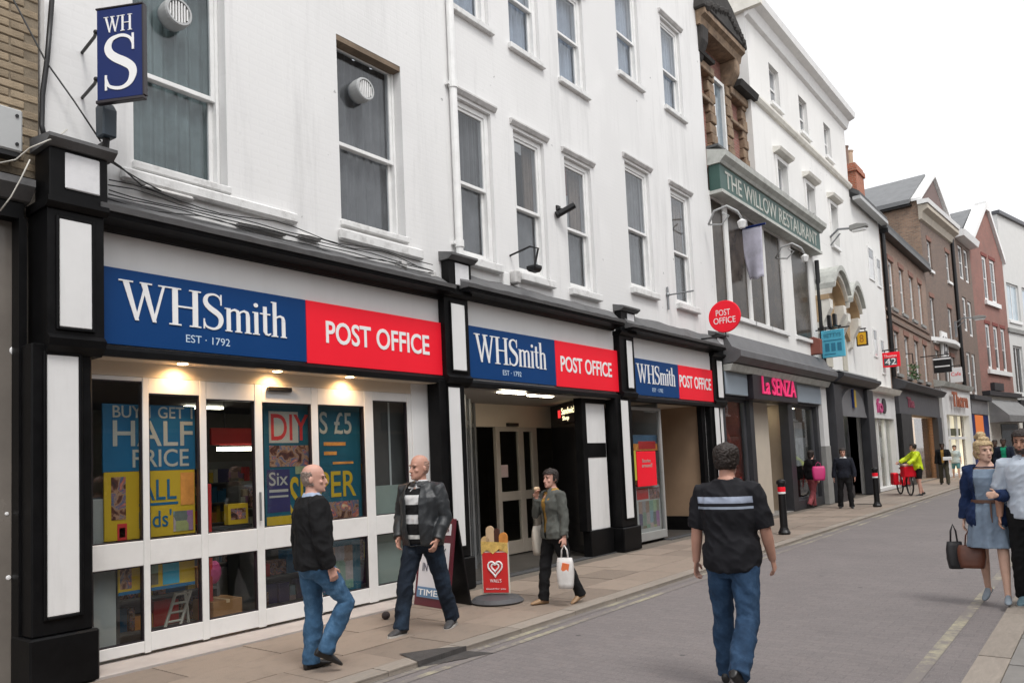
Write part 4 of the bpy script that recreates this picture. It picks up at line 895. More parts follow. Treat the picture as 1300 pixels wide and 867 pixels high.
wall(Q, 17.06, 24.95, 0, 3.0, [(17.2, 18.75, .25, 2.95), (19.0, 21.6, 0, 2.95), (22.0, 24.2, .25, 2.95)], charcoal, depth=.25, name='shop_wall')
Q.obj('shop_ceiling', Q.mb().box(-3.4, -.2, 17.1, 24.9, 2.955, 2.99), M('shop_ceiling_white', (.6, .58, .55), .8)); Q.obj('shop_interior', Q.mb().box(-3.5, -3.4, 17.1, 24.9, 0, 2.95), M('shop_beige', (.38, .30, .22), .8, var=.1)); Q.obj('shop_floor', Q.mb().box(-3.4, -.02, 17.1, 24.9, -.02, .01), pave_r)
Q.obj('interior_wall', Q.mb().box(-3.4, -.3, 21.75, 21.85, .0, 2.95), M('shop_beige', (.38, .30, .22), .8)); Q.obj('interior_wall', Q.mb().box(-3.4, -.3, 18.8, 18.9, .0, 2.95), M('shop_dusky_red', (.3, .07, .05), .7, var=.4, vs=4))
Q.obj('entrance_column', Q.mb().box(-.6, -.27, 19.25, 20.75, 0, 2.95), M('entrance_beige', (.52, .46, .38), .6, var=.06))
Q.obj('display_banner', Q.mb().box(-1.3, -1.2, 20.8, 22.6, .4, 2.6), M('display_red_print', (.36, .05, .05), .6, var=.6, vs=5)); Q.obj('poster_panel', Q.mb().box(-.24, -.20, 21.62, 21.98, 2.0, 2.6), pr_)
for s in (17.8, 21.2, 22.8, 23.8): Q.obj('ceiling_light', Q.mb().box(-.9, -.6, s-.25, s+.25, 2.93, 2.95), cool_lamp)
for s in (19.6, 20.8): Q.obj('ceiling_light', Q.mb().box(-1.4, -1.1, s-.25, s+.25, 2.93, 2.95), cool_lamp)
for a, c in shopb:
    g = Q.obj('display_window', Q.mb().ring(-.2, -.12, a, c, .25, 2.95, .06), charcoal_l); Q.obj('pane', Q.mb().box(-.17, -.16, a+.06, c-.06, .31, 2.89), shop_glass, g)
arch = Q.mb(); pts = [(17.3+.05, .4)]+[(18.0+.6*math.cos(R(180-k*15)), 1.9+.45*math.sin(R(180-k*15))) for k in range(13)]+[(18.6, .4)]
Q.obj('display_arch', Q.mb().tube([(-.55, p[0], p[1]) for p in pts], .07, 8), M('display_red', (.34, .07, .05), .6, var=.3, vs=6))
Q.obj('display_back', Q.mb().box(-.75, -.7, 17.2, 18.78, .3, 2.9), M('display_dark', (.08, .05, .06), .7, var=.6, vs=5))
for k, (s, z, cm) in enumerate(((17.7, 1.55, pw), (18.1, 1.5, pw), (17.8, .9, pr_), (18.35, 1.2, cloth_l))):
    Q.obj('display_torso', Q.mb().lathe([(0, z-.3), (.13, z-.28), (.1, z), (.15, z+.2), (.06, z+.3), (0, z+.32)], 10, (-.5, s, 0)), cm)
Q.obj('display_banner', Q.mb().box(-.5, -.45, 22.1, 22.9, .5, 2.6), prints('lingerie_print', 3)); Q.obj('display_banner', Q.mb().box(-.4, -.36, 23.2, 23.9, 1.2, 2.5), M('poster_grey', (.4, .4, .42), .6, var=.3, vs=3))
Q.obj('corner_pilaster', Q.mb().box(0, .14, 24.4, 24.95, 0, 1.75), grey_stone); Q.obj('corner_pilaster', Q.mb().box(0, .12, 24.42, 24.93, 1.752, 3.72), panel_white)
# lilac banner and its bracket
P0 = Vector((-6.95, 20.4, 7.55)); bn = thing('hanging_banner', 'lilac cloth banner hanging from a bracket in front of the restaurant windows', 'banner', P0, R(15))
def ubp(x, y, Y): d = pray(x, y); t = Y/d[1]; return Vector((0, 0, CAMH))+d*t
c0, c1, c2, c3 = ubp(938, 293, 19.2), ubp(967, 286, 19.2), ubp(970, 352, 19.2), ubp(951, 350, 19.2)
bn.location = (c0.x, 19.2, c2.z); bn.rotation_euler = (0, 0, 0)
lil = M('banner_lilac', (.50, .49, .58), .8, var=.25, vs=2.5)
mb = MB(); NU, NV = 12, 16; z0 = c0.z-c2.z
def cl_(i, j):
    u, t = i/NU, j/NV; xl = (c3.x-c0.x)*t**1.3; xr = (c1.x-c0.x)+(c2.x-c1.x)*t
    return (xl+(xr-xl)*u, .05*math.sin(u*5+t*1.5)*t, z0*(1-t)+.03*math.sin(u*9)*t)
mb.add([cl_(i, j) for j in range(NV+1) for i in range(NU+1)], [(j*(NU+1)+i, j*(NU+1)+i+1, (j+1)*(NU+1)+i+1, (j+1)*(NU+1)+i) for j in range(NV) for i in range(NU)])
me = obj('cloth', mb, lil, bn, smooth=True, fix=False); sm = me.modifiers.new('thickness', 'SOLIDIFY'); sm.thickness = .006
obj('top_bar', MB().tube([(-.75, 0, c0.z-c2.z+.03), (c1.x-c0.x+.1, 0, c0.z-c2.z+.03)], .03, 8).box(-.78, -.72, -.06, .06, c0.z-c2.z-.2, c0.z-c2.z+.15), navy, bn)
# iron scroll lamps under the green fascia
for (x, y), lb in (((920, 275), 'scrolled white iron lamp bracket under the near end of the green fascia'), ((1003, 320), 'scrolled white iron lamp bracket under the far half of the green fascia')):
    a, z = at(x, y, X0+.5); t = thing('lamp_bracket', lb, 'lamp', (X0+.1, a, z-.2))
    obj('scroll', MB().tube([(0, 0, .1), (.2, -.1, .35), (.5, -.1, .4), (.7, 0, .25), (.75, .1, .1)], .025, 8).tube([(0, 0, .1), (.3, .05, .05), (.5, 0, .2), (.35, 0, .3)], .02, 8), grey_box, t, smooth=True); obj('lantern', MB().lathe([(0, 0), (.07, 0), (.11, .14), (.03, .2), (0, .22)], 8, (.75, .1, -.12)), sash_white, t)
# ------------------------------------------------------------------ tall white stucco house behind it
T = BLD('white_building', 'tall white stucco house with cornice and curved carved pediment over a charcoal shop', (X0, 20.36), 0, base=20.36)
tw = [(a, c, 11.75, 12.95) for a, c in ((22.05, 22.9), (24.75, 25.6), (27.45, 28.25))]+[(a, c, 8.87, 10.05) for a, c in ((22.1, 22.95), (24.75, 25.6), (27.4, 28.2))]
tw = [w if w[3] > 11 else (w[0], w[1], 8.6, 10.05) for w in tw]
wall(T, 20.36, 30.25, 8.452, 13.9, tw, white_render, depth=.2); wall(T, 24.96, 30.25, 0, 8.45, [(26.0, 29.6, 0, 3.2)], white_render, depth=.2)
for t in tw:
    plainwin(T, *t, dep=.12, fr=.06, sill=.10, pane=M('white_house_pane', (.2, .21, .22), .08, var=.4, vs=1)); a, c, d, e = t
    if e < 11: T.obj('hood', T.mb().prism([(0, e+.14), (.2, e+.2), (.24, e+.28), (0, e+.34)], a-.2, c+.2), stone_cream); T.obj('architrave', T.mb().ring(0, .05, a-.12, c+.12, d-.0, e+.12, .115, .002), white_render)
T.obj('string_course', T.mb().prism([(0, 11.25), (.08, 11.27), (.13, 11.36), (.13, 11.42), (0, 11.48)], 20.36, 30.25), stone_cream)
T.obj('cornice', T.mb().prism([(0, 13.55), (.1, 13.6), (.18, 13.85), (.38, 13.92), (.42, 14.1), (0, 14.25)], 20.3, 30.35), sash_white); T.obj('parapet', T.mb().box(-6, .1, 20.5, 30.2, 14.2, 14.7), white_render, bevel=.03)
T.obj('cornice_end', T.mb().box(-2, .5, 20.2, 20.34, 13.7, 14.2), stone_cream)
# curved pediments on consoles
for s0, s1, z in ((25.0, 26.9, 6.75), (27.0, 28.7, 6.55)):
    ar = [(s0+(s1-s0)*k/10, z+.9*math.sin(math.pi*k/10)**.8*.75) for k in range(11)]
    for dz, n1, mt in ((0.08, .62, moss_lead), (-.1, .5, stone_cream), (-.26, .4, shadow_tan)):
        poly = [(s, zz+dz) for s, zz in ar]+[(s, zz+dz-.16) for s, zz in reversed(ar)]
        T.obj('pediment', T.mb().prism(poly, 0, n1, 'x'), mt)
    poly = [(s, zz-.4) for s, zz in ar]+[(s1, z-1.1), (s1-.4, z-1.2), ((s0+s1)/2, z-.85), (s0+.4, z-1.2), (s0, z-1.1)]
    T.obj('tympanum', T.mb().prism(poly, 0, .12, 'x'), shadow_tan)
    for s in (s0+.18, s1-.18): T.obj('console', T.mb().prism([(0, z-1.5), (.12, z-1.4), (.2, z-1.1), (.42, z-.7), (.42, z-.42), (0, z-.42)], s-.16, s+.16), stone_cream)
    T.obj('niche_pane', T.mb().box(.0, .04, s0+.6, s1-.6, 4.3, 5.4), M('niche_stone', (.5, .47, .4), .8))
T.obj('moulding', T.mb().box(0, .08, 29.2, 30.2, 6.05, 6.15), moss_lead); T.obj('moulding', T.mb().box(0, .08, 24.95, 25.5, 7.9, 8.0), moss_lead)
T.obj('downpipe', T.mb().tube([(.1, 25.05, 3.9), (.1, 25.05, 7.6)], .07, 8), iron)
# charcoal shop
T.obj('shop_cornice', T.mb().prism([(0, 3.72), (.4, 3.75), (.62, 3.9), (.62, 4.0), (.2, 4.05), (0, 4.25)], 25.2, 30.1), charcoal); T.obj('shop_cornice_lead', T.mb().box(0, .5, 25.2, 30.1, 4.06, 4.1), grey_box)
T.obj('fascia', T.mb().box(0, .18, 25.2, 30.1, 2.95, 3.72), charcoal_l); T.obj('fascia_arch', T.mb().prism([(26.0, 2.7)]+[(27.6+1.5*math.cos(R(180-k*18)), 2.9+.75*math.sin(R(180-k*18))) for k in range(11)]+[(29.3, 2.7)], .18, .24, 'x'), M('fascia_arch_grey', (.16, .16, .17), .5))
for a, c in ((25.15, 26.0), (29.3, 30.15)): T.obj('pilaster', T.mb().box(0, .3, a, c, 0, 3.7), charcoal, bevel=.02)
dl = T.obj('display_window', T.mb().ring(-.2, -.05, 26.0, 27.9, .4, 2.9, .06).box(-.2, 0, 26, 29.3, 2.9, 3.2).box(-.25, -.0, 26, 27.9, 0, .4), charcoal)
T.obj('pane', T.mb().box(-.12, -.11, 26.06, 27.84, .46, 2.84), shop_glass, dl)
T.obj('display_back', T.mb().box(-.7, -.6, 26, 28, .3, 2.9), M('painted_reflection_grey', (.5, .5, .48), .7, var=.75, vs=3)); T.obj('ceiling_light', T.mb().box(-.45, -.25, 26.2, 27.7, 2.84, 2.88), cool_lamp); T.obj('doorway', T.mb().box(-1.6, -1.5, 26, 29.6, 0, 3.2), dark_room)  # backing's grey pattern paints in reflections; light strip added to brighten it
T.obj('side_wall', T.mb().box(-1.6, -.1, 27.9, 28.05, 0, 2.95), charcoal)
pg = thing('shop_emblem', 'small blue and yellow upright emblem on the charcoal fascia', 'sign', (X0+.25, 27.4, 3.0)); obj('emblem', MB().box(0, .05, 0, .16, 0, .62), navy, pg); obj('stripe', MB().box(.051, .06, .16-.05, .3, .02, .6), py_, pg)
# ------------------------------------------------------------------ lower white house
V = BLD('white_building', 'low plain white house with orange chimney between the stucco house and the brown brick row', (X0, 30.25), 0, base=30.25)
vw = [(32.4, 33.2, 8.3, 9.5), (33.7, 34.3, 8.2, 9.3), (32.2, 32.7, 5.2, 6.2), (33.3, 33.8, 4.6, 5.9)]
wall(V, 30.25, 34.72, 0, 11.0, vw[:0]+[(30.5, 34.5, 0, 2.75)], white_render, depth=.25)
for a, c, d, e in vw:
    o = V.obj('window', V.mb().ring(0, .04, a-.06, c+.06, d-.06, e+.06, .07), sash_white); V.obj('pane', V.mb().box(.001, .02, a, c, d, e), M('pale_pane', (.5, .5, .5), .15), o); V.obj('pane_top', V.mb().box(.021, .03, a+.1, c-.1, e-.35, e-.02), dark_pane, o)
V.obj('roof', V.mb().prism([(.35, 10.98), (.35, 11.14), (-3.5, 14.0), (-3.5, 13.6)], 30.26, 34.75), slate_dark); V.obj('gutter', V.mb().box(.1, .38, 30.26, 34.75, 10.85, 10.98), grey_box)
ch = V.obj('chimney', V.mb().box(-1.3, -.42, 33.4, 34.7, 10.5, 13.35).box(-1.36, -.36, 33.34, 34.76, 13.0, 13.2), orange_brick)
for s, r, mt in ((33.7, .18, M('pot_dark', (.2, .13, .1), .8)), (34.35, .2, M('pot_buff', (.5, .36, .26), .8))): V.obj('chimney_pot', V.mb().lathe([(0, 13.2), (r, 13.2), (r*.8, 13.5), (r*.8, 14.1), (r, 14.2), (0, 14.2)], 12, (-.85, s, 0)), mt, ch)
V.obj('shop_front', V.mb().ring(-.15, .1, 30.4, 34.6, 0, 3.9, .35, .12, 1.15), panel_white); V.obj('shop_cornice', V.mb().prism([(0, 3.7), (.3, 3.72), (.4, 3.9), (0, 4.0)], 30.3, 34.7), stone_cream)
V.obj('pane', V.mb().box(-.1, -.09, 30.8, 34.2, .12, 2.75), shop_glass); V.obj('display_back', V.mb().box(-1.4, -1.3, 30.3, 34.6, 0, 2.8), M('pale_shop_interior', (.42, .36, .33), .7, var=.5, vs=2.5)); V.obj('ceiling_light', V.mb().box(-.8, -.5, 31.5, 33.5, 2.72, 2.76), cool_lamp)
V.obj('window_bar', V.mb().box(-.12, -.02, 31.9, 32.0, .12, 2.75).box(-.12, -.02, 33.1, 33.2, .12, 2.75), sash_white)
vs_ = thing('shop_sign', 'pink and black letters on the white shop fascia', 'sign', (X0+.1, 31.2, 2.95)); write(vs_, 'fo', (.2, 1.1, 0, .55), pp_, .001, .05, .02); obj('logo', MB().prism([(1.35+.3*math.cos(k*.628), .28+.3*math.sin(k*.628)) for k in range(10)], .001, .05, 'x'), dark_edge, vs_)
# ------------------------------------------------------------------ brown brick row
B1 = BLD('brick_building', 'long low brown brick building with narrow white sash windows over a black shop front', (X0, 34.75), 0, base=34.75)
b1w = []
for lo_, hi_, px in ((7.6, 9.7, 0), (4.75, 6.6, 0)):
    for s in (36.0, 38.1, 40.3, 42.4): b1w.append((s, s+.9, lo_, hi_))
wall(B1, 34.75, 44.5, 0, 10.75, b1w+[(36.5, 43.4, 0, 3.0)], brown_brick, depth=.2)
for t in b1w: plainwin(B1, *t, dep=.08, fr=.12, sill=.14, arch=M('brick_arch', (.24, .12, .09), .85), smat=grey_stone)
B1.obj('roof', B1.mb().prism([(.3, 10.7), (.3, 10.95), (-4, 13.6), (-4, 13.2)], 34.8, 44.5), slate_dark); B1.obj('gutter', B1.mb().box(.0, .34, 34.8, 44.5, 10.55, 10.74), iron)
for z in (6.95, 7.3): B1.obj('string_course', B1.mb().box(0, .06, 34.76, 44.5, z, z+.12), dark_brick)
B1.obj('downpipe', B1.mb().tube([(.1, 34.9, 4.5), (.1, 34.9, 10.6)], .09, 8), iron)
B1.obj('shop_cornice', B1.mb().prism([(0, 4.0), (.45, 4.02), (.6, 4.25), (.1, 4.5), (0, 4.5)], 34.9, 44.3), charcoal); fs = B1.obj('fascia', B1.mb().box(0, .2, 34.9, 44.3, 3.0, 4.0), charcoal_l)
sgn = thing('shop_sign', 'small dull red letters on the dark grey shop fascia', 'sign', (X0+.2, 36.5, 3.3)); write(sgn, 'The', (0, 1.4, 0, .45), M('letter_maroon', (.28, .05, .09), .5), .001, .03, .02)
for a, c in ((34.9, 37.0), (43.2, 44.3)): B1.obj('pilaster', B1.mb().box(0, .25, a, c, 0, 3.0), charcoal if a > 36 else iron)
B1.obj('lit_interior', B1.mb().box(-1.1, -1.0, 36, 44.2, 0, 3.0), emit('shop_glow', (.95, .60, .30), .95)); B1.obj('shop_floor', B1.mb().box(-2.5, .0, 36, 43.5, -.02, .012), pave_r); B1.obj('shop_ceiling', B1.mb().box(-2.5, -.1, 36, 43.5, 3.0, 3.04), panel_white)
B1.obj('pane', B1.mb().box(-.12, -.11, 37.0, 43.2, .1, 3.0), shop_glass)
dc = thing('window_disc', 'purple round window graphic with a smaller one below, in the lit orange shop', 'poster', (X0-.35, 38.3, 1.8)); obj('disc', MB().prism([(.62*math.cos(k*.39), .62*math.sin(k*.39)) for k in range(16)], -.01, .01, 'x').prism([(.1+.4*math.cos(k*.39), -1.05+.4*math.sin(k*.39)) for k in range(16)], -.01, .01, 'x'), M('disc_purple', (.16, .02, .14), .5), dc)

# ------------------------------------------------------------------ tall brown gabled house and its narrower neighbour
GA = BLD('brick_building', 'tall brown brick house with white trimmed gable and bow window band', (X0, 44.5), 3.5)
gw_ = [(1.1, 1.9, 10.9, 12.5), (5.2, 6.1, 10.9, 12.6), (.7, 1.5, 7.1, 9.4), (4.6, 5.5, 7.3, 9.3), (.9, 1.6, 4.9, 6.6), (2.6, 3.9, 4.9, 6.5), (4.4, 5.2, 4.9, 6.5)]
wall(GA, 0, 6.9, 0, 13.75, gw_+[(.8, 6.1, .1, 3.2)], dark_brick, depth=.2)
for t in gw_: plainwin(GA, *t, dep=.08, fr=.11, sill=.14, arch=M('brick_arch', (.24, .12, .09), .85))
GA.obj('flank_wall', GA.mb().box(-8, -.01, -.06, -.003, 9.5, 14.4), flank_brick)
GA.obj('cornice', GA.mb().prism([(0, 13.3), (.12, 13.35), (.2, 13.7), (.45, 13.85), (.45, 14.05), (0, 14.1)], -.2, 6.95), M('cornice_buff', (.46, .41, .34), .8)); GA.obj('cornice_top', GA.mb().prism([(0, 14.1), (.5, 14.1), (.55, 14.3), (0, 14.35)], -.3, 7.0), sash_white)
GA.obj('pediment', GA.mb().prism([(.2, 14.3), (6.6, 14.3), (3.4, 16.3)], -.25, .05, 'x'), M('pediment_brown', (.17, .12, .11), .85, var=.1))
for a, c in (((-.2, 14.35), (3.4, 16.45)), ((7.0, 14.35), (3.4, 16.45))):
    GA.obj('verge_board', GA.mb().prism([a, c, (c[0], c[1]+.16), (a[0], a[1]+.14)], -.3, .2, 'x'), sash_white)
GA.obj('roof', GA.mb().prism([(-.45, 14.25), (3.4, 16.55), (7.2, 14.25), (3.4, 16.68)], -9, .2, 'x') if False else GA.mb().prism([(-.5, 14.2), (3.4, 16.5), (7.3, 14.2), (7.3, 14.4), (3.4, 16.75), (-.5, 14.42)], -9, -.31, 'x'), slate)
GA.obj('eaves', GA.mb().box(-9, -.3, -.4, -.08, 14.1, 14.22), iron)
GA.obj('bow_band', GA.mb().prism([(0, .3), (.35, 1.6), (.5, 3.4), (.35, 5.2), (0, 6.5)], 7.05, 7.25, 'z'), sash_white)
nb2 = thing('number_plaque', 'white plaque with large figure 25 on the brown gabled house', 'sign', (X0+.18, 47.1, 6.95), -R(3.5)); obj('plate', MB().box(0, .1, -.55, .75, -.75, .75), sash_white, nb2); write(nb2, '25', (-.4, .6, -.5, .5), dark_edge, .101, .01, .02)
GA.obj('downpipe', GA.mb().tube([(.1, 6.75, 4), (.1, 6.75, 13.6)], .1, 8), iron)
GB = BLD('brick_building', 'narrow brown brick house with paired white windows squeezed beside the gabled house', (X0+6.9*math.sin(R(3.5))+0, 44.5+6.9*math.cos(R(3.5))), 3.5)
gb_ = [(1.8, 3.0, 11.6, 13.7), (3.4, 4.5, 11.6, 13.7), (1.8, 2.8, 8.4, 10.5), (3.2, 4.3, 8.2, 10.4), (1.6, 2.6, 4.6, 7.1), (3.0, 4.0, 4.6, 7.1)]
wall(GB, 0, 5.25, 0, 14.1, gb_, dark_brick, depth=.2)
for t in gb_: plainwin(GB, *t, dep=.06, fr=.16, rail=True)
GB.obj('cornice', GB.mb().prism([(0, 13.95), (.5, 14.0), (.6, 14.35), (0, 14.5)], 1.1, 5.3), sash_white)
# ground floors of the two: cream front, navy front
GA.obj('shop_front', GA.mb().ring(-.1, .3, .1, 6.8, 0, 4.7, .7, .1, 1.5), panel_white); GA.obj('shop_cornice', GA.mb().prism([(0, 4.6), (.45, 4.62), (.55, 4.85), (0, 5.0)], 0, 6.9), moss_lead)
GA.obj('lit_interior', GA.mb().box(-.25, -.15, .8, 6.1, .1, 3.2), emit('shop_glow_pale', (.85, .78, .58), .5)); GA.obj('window_bar', GA.mb().box(-.1, .05, 2.4, 2.55, .1, 3.2).box(-.1, .05, 4.2, 4.35, .1, 3.2).box(-.1, .04, .8, 6.1, 1.9, 2.05), panel_white)
GA.obj('display_shape', GA.mb().box(-.14, -.02, 1.2, 5.2, 2.1, 2.5).box(-.14, -.02, 1.0, 2.2, .2, 1.5), M('display_olive', (.09, .09, .05), .8, var=.5))
ss = thing('shop_sign', 'rusty orange letters on the cream shop fascia', 'sign', (X0+.55, 46.0, 3.6), -R(3.5)); write(ss, 'Thorn', (0, 3.6, 0, .8), M('letter_rust', (.33, .10, .05), .6, var=.3), .0, .04, .03)
GB.obj('shop_front', GB.mb().box(-.1, .25, .2, 5.0, 0, 4.2), navy); GB.obj('shop_cornice', GB.mb().box(0, .5, .1, 5.2, 4.2, 4.45), charcoal); GB.obj('shop_window', GB.mb().box(.251, .27, 1.0, 3.3, .2, 3.3), emit('shop_orange', (.5, .13, .03), .5)); GB.obj('fascia_panel', GB.mb().box(.251, .3, .2, 5.0, 3.35, 4.19), M('fascia_pewter', (.2, .2, .21), .4, var=.3))
# ------------------------------------------------------------------ red gable house and modern white block
RX, RY = -6.319, 56.61
RD = BLD('brick_building', 'bright red brick gabled house with white coped gable and triple white windows', (RX, RY), 8.5)
rw = [(2.5, 3.5, 11.0, 14.0), (4.2, 5.4, 11.0, 14.0), (1.9, 2.9, 6.4, 9.4), (3.7, 4.7, 6.4, 9.4), (5.4, 6.4, 6.4, 9.4), (2.2, 3.0, 9.9, 10.1)][:5]
wall(RD, 0, 7.4, 0, 14.3, rw, red_brick, depth=.2)
for t in rw: plainwin(RD, *t, dep=.06, fr=.2, rail=True, arch=M('brick_arch_red', (.2, .05, .04), .85))
RD.obj('gable', RD.mb().prism([(0.2, 14.3), (7.3, 14.3), (4.6, 17.3), (3.9, 17.3)], -.4, -.0, 'x'), red_brick)
for a, c in (((-.1, 14.1), (3.9, 17.35)), ((7.6, 14.1), (4.6, 17.35))):
    RD.obj('coping', RD.mb().prism([a, c, (c[0], c[1]+.4), (a[0], a[1]+.45)], -.6, .18, 'x'), sash_white)
RD.obj('finial', RD.mb().box(-.5, .2, 3.9, 4.6, 17.3, 17.9), sash_white); RD.obj('sill_band', RD.mb().box(0, .15, 1.6, 6.8, 6.1, 6.38), sash_white); RD.obj('sill_band', RD.mb().box(0, .15, 2.3, 5.6, 10.7, 10.98), sash_white)
RD.obj('roof', RD.mb().prism([(-.4, 14.3), (3.9, 17.3), (7.8, 14.3), (7.8, 14.5), (3.9, 17.6), (-.4, 14.5)], -9, -.7, 'x'), slate); RD.obj('flank_wall', RD.mb().box(-8, -.02, -.1, -.005, 9, 15.2), flank_brick)
RD.obj('shop_front', RD.mb().box(0, .2, .1, 7.3, 0, 4.6), stone_cream); RD.obj('awning', RD.mb().prism([(.2, 4.4), (1.3, 3.3), (1.3, 2.9), (.2, 2.9)], .3, 7.0), M('awning_grey', (.2, .2, .2), .7, var=.2)); RD.obj('shop_cornice', RD.mb().box(0, .45, 0, 7.4, 4.62, 4.9), charcoal); RD.obj('vent_box', RD.mb().box(0, .25, 1.9, 4.0, 5.0, 5.5), charcoal)
RD.obj('shop_window', RD.mb().box(.201, .24, 2.6, 6.6, .3, 2.8), dark_pane)
MO = BLD('modern_building', 'pale modern flat roofed block closing the street at the right edge', (-5.225, 63.94), 12)
mw = [(.4+k*3.2, 2.9+k*3.2, 10.2, 12.9) for k in range(4)]+[(.6+k*3.2, 2.5+k*3.2, 5.0+.0, 8.4) for k in range(4)]
wall(MO, -.2, 14, 0, 17.7, mw, M('pale_concrete', (.60, .60, .585), .7, var=.05), depth=.3)
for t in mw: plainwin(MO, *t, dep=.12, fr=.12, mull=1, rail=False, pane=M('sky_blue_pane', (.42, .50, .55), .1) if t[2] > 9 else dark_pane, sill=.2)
MO.obj('roof_edge', MO.mb().box(-.3, .2, -.3, 14, 17.7, 17.95), charcoal_l); MO.obj('string_course', MO.mb().box(0, .12, -.2, 14, 9.3, 9.6), grey_stone); MO.obj('shop_front', MO.mb().box(0, .15, 0, 14, .0, 3.9), stone_cream); MO.obj('shop_window', MO.mb().box(.151, .17, .6, 13, .3, 3.0), dark_pane); MO.obj('fascia', MO.mb().box(.0, .4, -.1, 14, 3.95, 4.5), charcoal)
# ------------------------------------------------------------------ the opposite side of the street: unseen houses, added for the glass to mirror and to dim the street
for i, (y0, y1, h_, mt) in enumerate(((-10, 6, 7.2, brown_brick), (6.05, 17, 6.8, dark_brick), (17.05, 34, 9.4, brown_brick), (34.05, 60, 10, dark_brick), (60.05, 110, 11, brown_brick))):
    OP = BLD('brick_building', ('unseen brown brick house added opposite the white shop to be mirrored in its glass', 'unseen dark brick house added opposite the recessed entrance, across the street', 'unseen brown brick house added opposite the restaurant, across the street', 'unseen dark brick house added opposite the brown brick row, across the street', 'unseen brown brick house added farthest along the opposite side of the street')[i], (4.4+.8*max(0, i-2), y1), 180, base=0)
    L_ = y1-y0; ow = [(s, s+1.1, z, z+1.8) for s in [1.2+k*2.6 for k in range(int((L_-1)//2.6))] for z in (4.2,) if z+1.8 < h_]
    wall(OP, 0, L_, 0, h_, ow, mt, depth=.15)
    for t in ow: plainwin(OP, *t, dep=.05, fr=.1, sill=.12)
    OP.obj('shop_window', OP.mb().box(0, .04, .6, L_-.6, .5, 2.8), dark_pane); OP.obj('fascia', OP.mb().box(0, .1, .3, L_-.3, 2.9, 3.5), charcoal)
# ------------------------------------------------------------------ street furniture
def bollard(x, y, label):
    t = thing('bollard', label, 'bollard', (x, y, 0), 0, 'bollards on the left pavement')
    obj('post', MB().lathe([(0, 0), (.11, 0), (.12, .04), (.09, .09), (.075, .14), (.07, .82), (.07, .99), (.0, .99)], 18), iron, t, smooth=False)
    obj('red_band', MB().lathe([(.071, .84), (.076, .845), (.076, .93), (.071, .935)], 18), sign_red, t); obj('white_band', MB().lathe([(.0705, .80), (.075, .802), (.075, .838), (.0705, .84)], 18), sign_white, t)
    obj('cap', MB().lathe([(0, .99), (.085, .99), (.095, 1.02), (.085, 1.06), (.04, 1.085), (0, 1.09)], 18), iron, t)
bx, by = gp(996, 678); bollard(bx, by, 'nearer black bollard with red and white band, in front of the lingerie shop'); bx, by = gp(1114, 643); bollard(bx, by, 'farther black bollard, beside the man in black')
def streetlamp(px, Y, n, label):
    (x0, y0), (x1, y1) = px; a = ubp(x0, y0, Y); b_ = ubp(x1, y1, Y)
    t = thing('street_lamp', label, 'street lamp', a, 0, 'wall mounted street lamps'); d = b_-a
    obj('arm', MB().tube([(0, 0, -.6), (0, 0, 0), (d.x*.3, 0, d.z*.6+.15), (d.x*.65, 0, d.z)], .04, 8).tube([(.0, 0, -.3), (d.x*.35, 0, d.z*.6)], .025, 6).box(-.06, .04, -.08, .08, -.8, .1), pole_grey, t)
    obj('lamp_head', MB().prism([(d.x*.6, d.z-.1), (d.x*1.05, d.z-.06), (d.x*1.05, d.z+.04), (d.x*.8, d.z+.12), (d.x*.6, d.z+.08)], -.12, .12), grey_stone, t, bevel=.02); obj('lamp_glass', MB().box(d.x*.66, d.x*1.0, -.09, .09, d.z-.15, d.z-.085), panel_white, t)
streetlamp(((1050, 305), (1099, 286)), 27.2, 0, 'grey street lamp on a wall arm beside the tall white house'); streetlamp(((1213, 410), (1250, 402)), 49.5, 0, 'grey street lamp on a wall arm against the gabled brick house')
def projsign(name, label, px, Y, mat, arm=None, border=None, rot=0):
    (x0, y0), (x1, y1) = px; a = ubp(x0, y1, Y); b_ = ubp(x1, y0, Y); wd = b_.x-a.x; hh = b_.z-a.z
    t = thing(name, label, 'sign', a, rot)
    obj('board', MB().box(0, wd, -.05, .05, 0, hh), border or mat, t, bevel=.01)
    if border: obj('panel', MB().box(wd*.12, wd*.88, -.06, -.051, hh*.1, hh*.92), mat, t)
    obj('arm', MB().tube([(-max(.3, a.x-X0+.02), 0, hh+.1), (wd*.9, 0, hh+.1)], .025, 6).tube([(wd*.2, 0, hh), (wd*.2, 0, hh+.1)], .015, 6).tube([(wd*.8, 0, hh), (wd*.8, 0, hh+.1)], .015, 6), iron, t)
    return t, wd, hh
cyan = M('sign_sky_blue', (.10, .48, .66), .5, var=.06)
t, w_, h_ = projsign('hanging_sign', 'sky blue rectangular hanging sign beside the curved pediments', ((1045, 417), (1071, 455)), 25.0, cyan)
facing_letters(t, 'BETTYS', (.12*w_, .88*w_, .74*h_, .88*h_), M('letter_teal', (.03, .2, .32), .5), -.052)
for k in range(3): obj('print_block', MB().box(w_*(.15+.27*k), w_*(.34+.27*k), -.056, -.0515, h_*.22, h_*.52), M('letter_teal', (.03, .2, .32), .5), t)
obj('print_line', MB().box(w_*.1, w_*.9, -.056, -.0515, h_*.60, h_*.64).box(w_*.1, w_*.6, -.056, -.0515, h_*.10, h_*.14), M('letter_teal', (.03, .2, .32), .5), t)
q_ = ubp(1056, 408, 24.6); t2 = thing('floodlight', 'pair of small black floodlights above the sky blue sign', 'lamp', (q_.x, 24.6, q_.z)); obj('lamp_head', MB().box(-.12, -.02, -.1, .1, -.2, .2).box(.04, .14, -.1, .1, -.15, .22), iron, t2, bevel=.02); obj('arm', MB().tube([(-.5, 0, -.22), (.5, 0, -.22)], .02, 6), iron, t2)
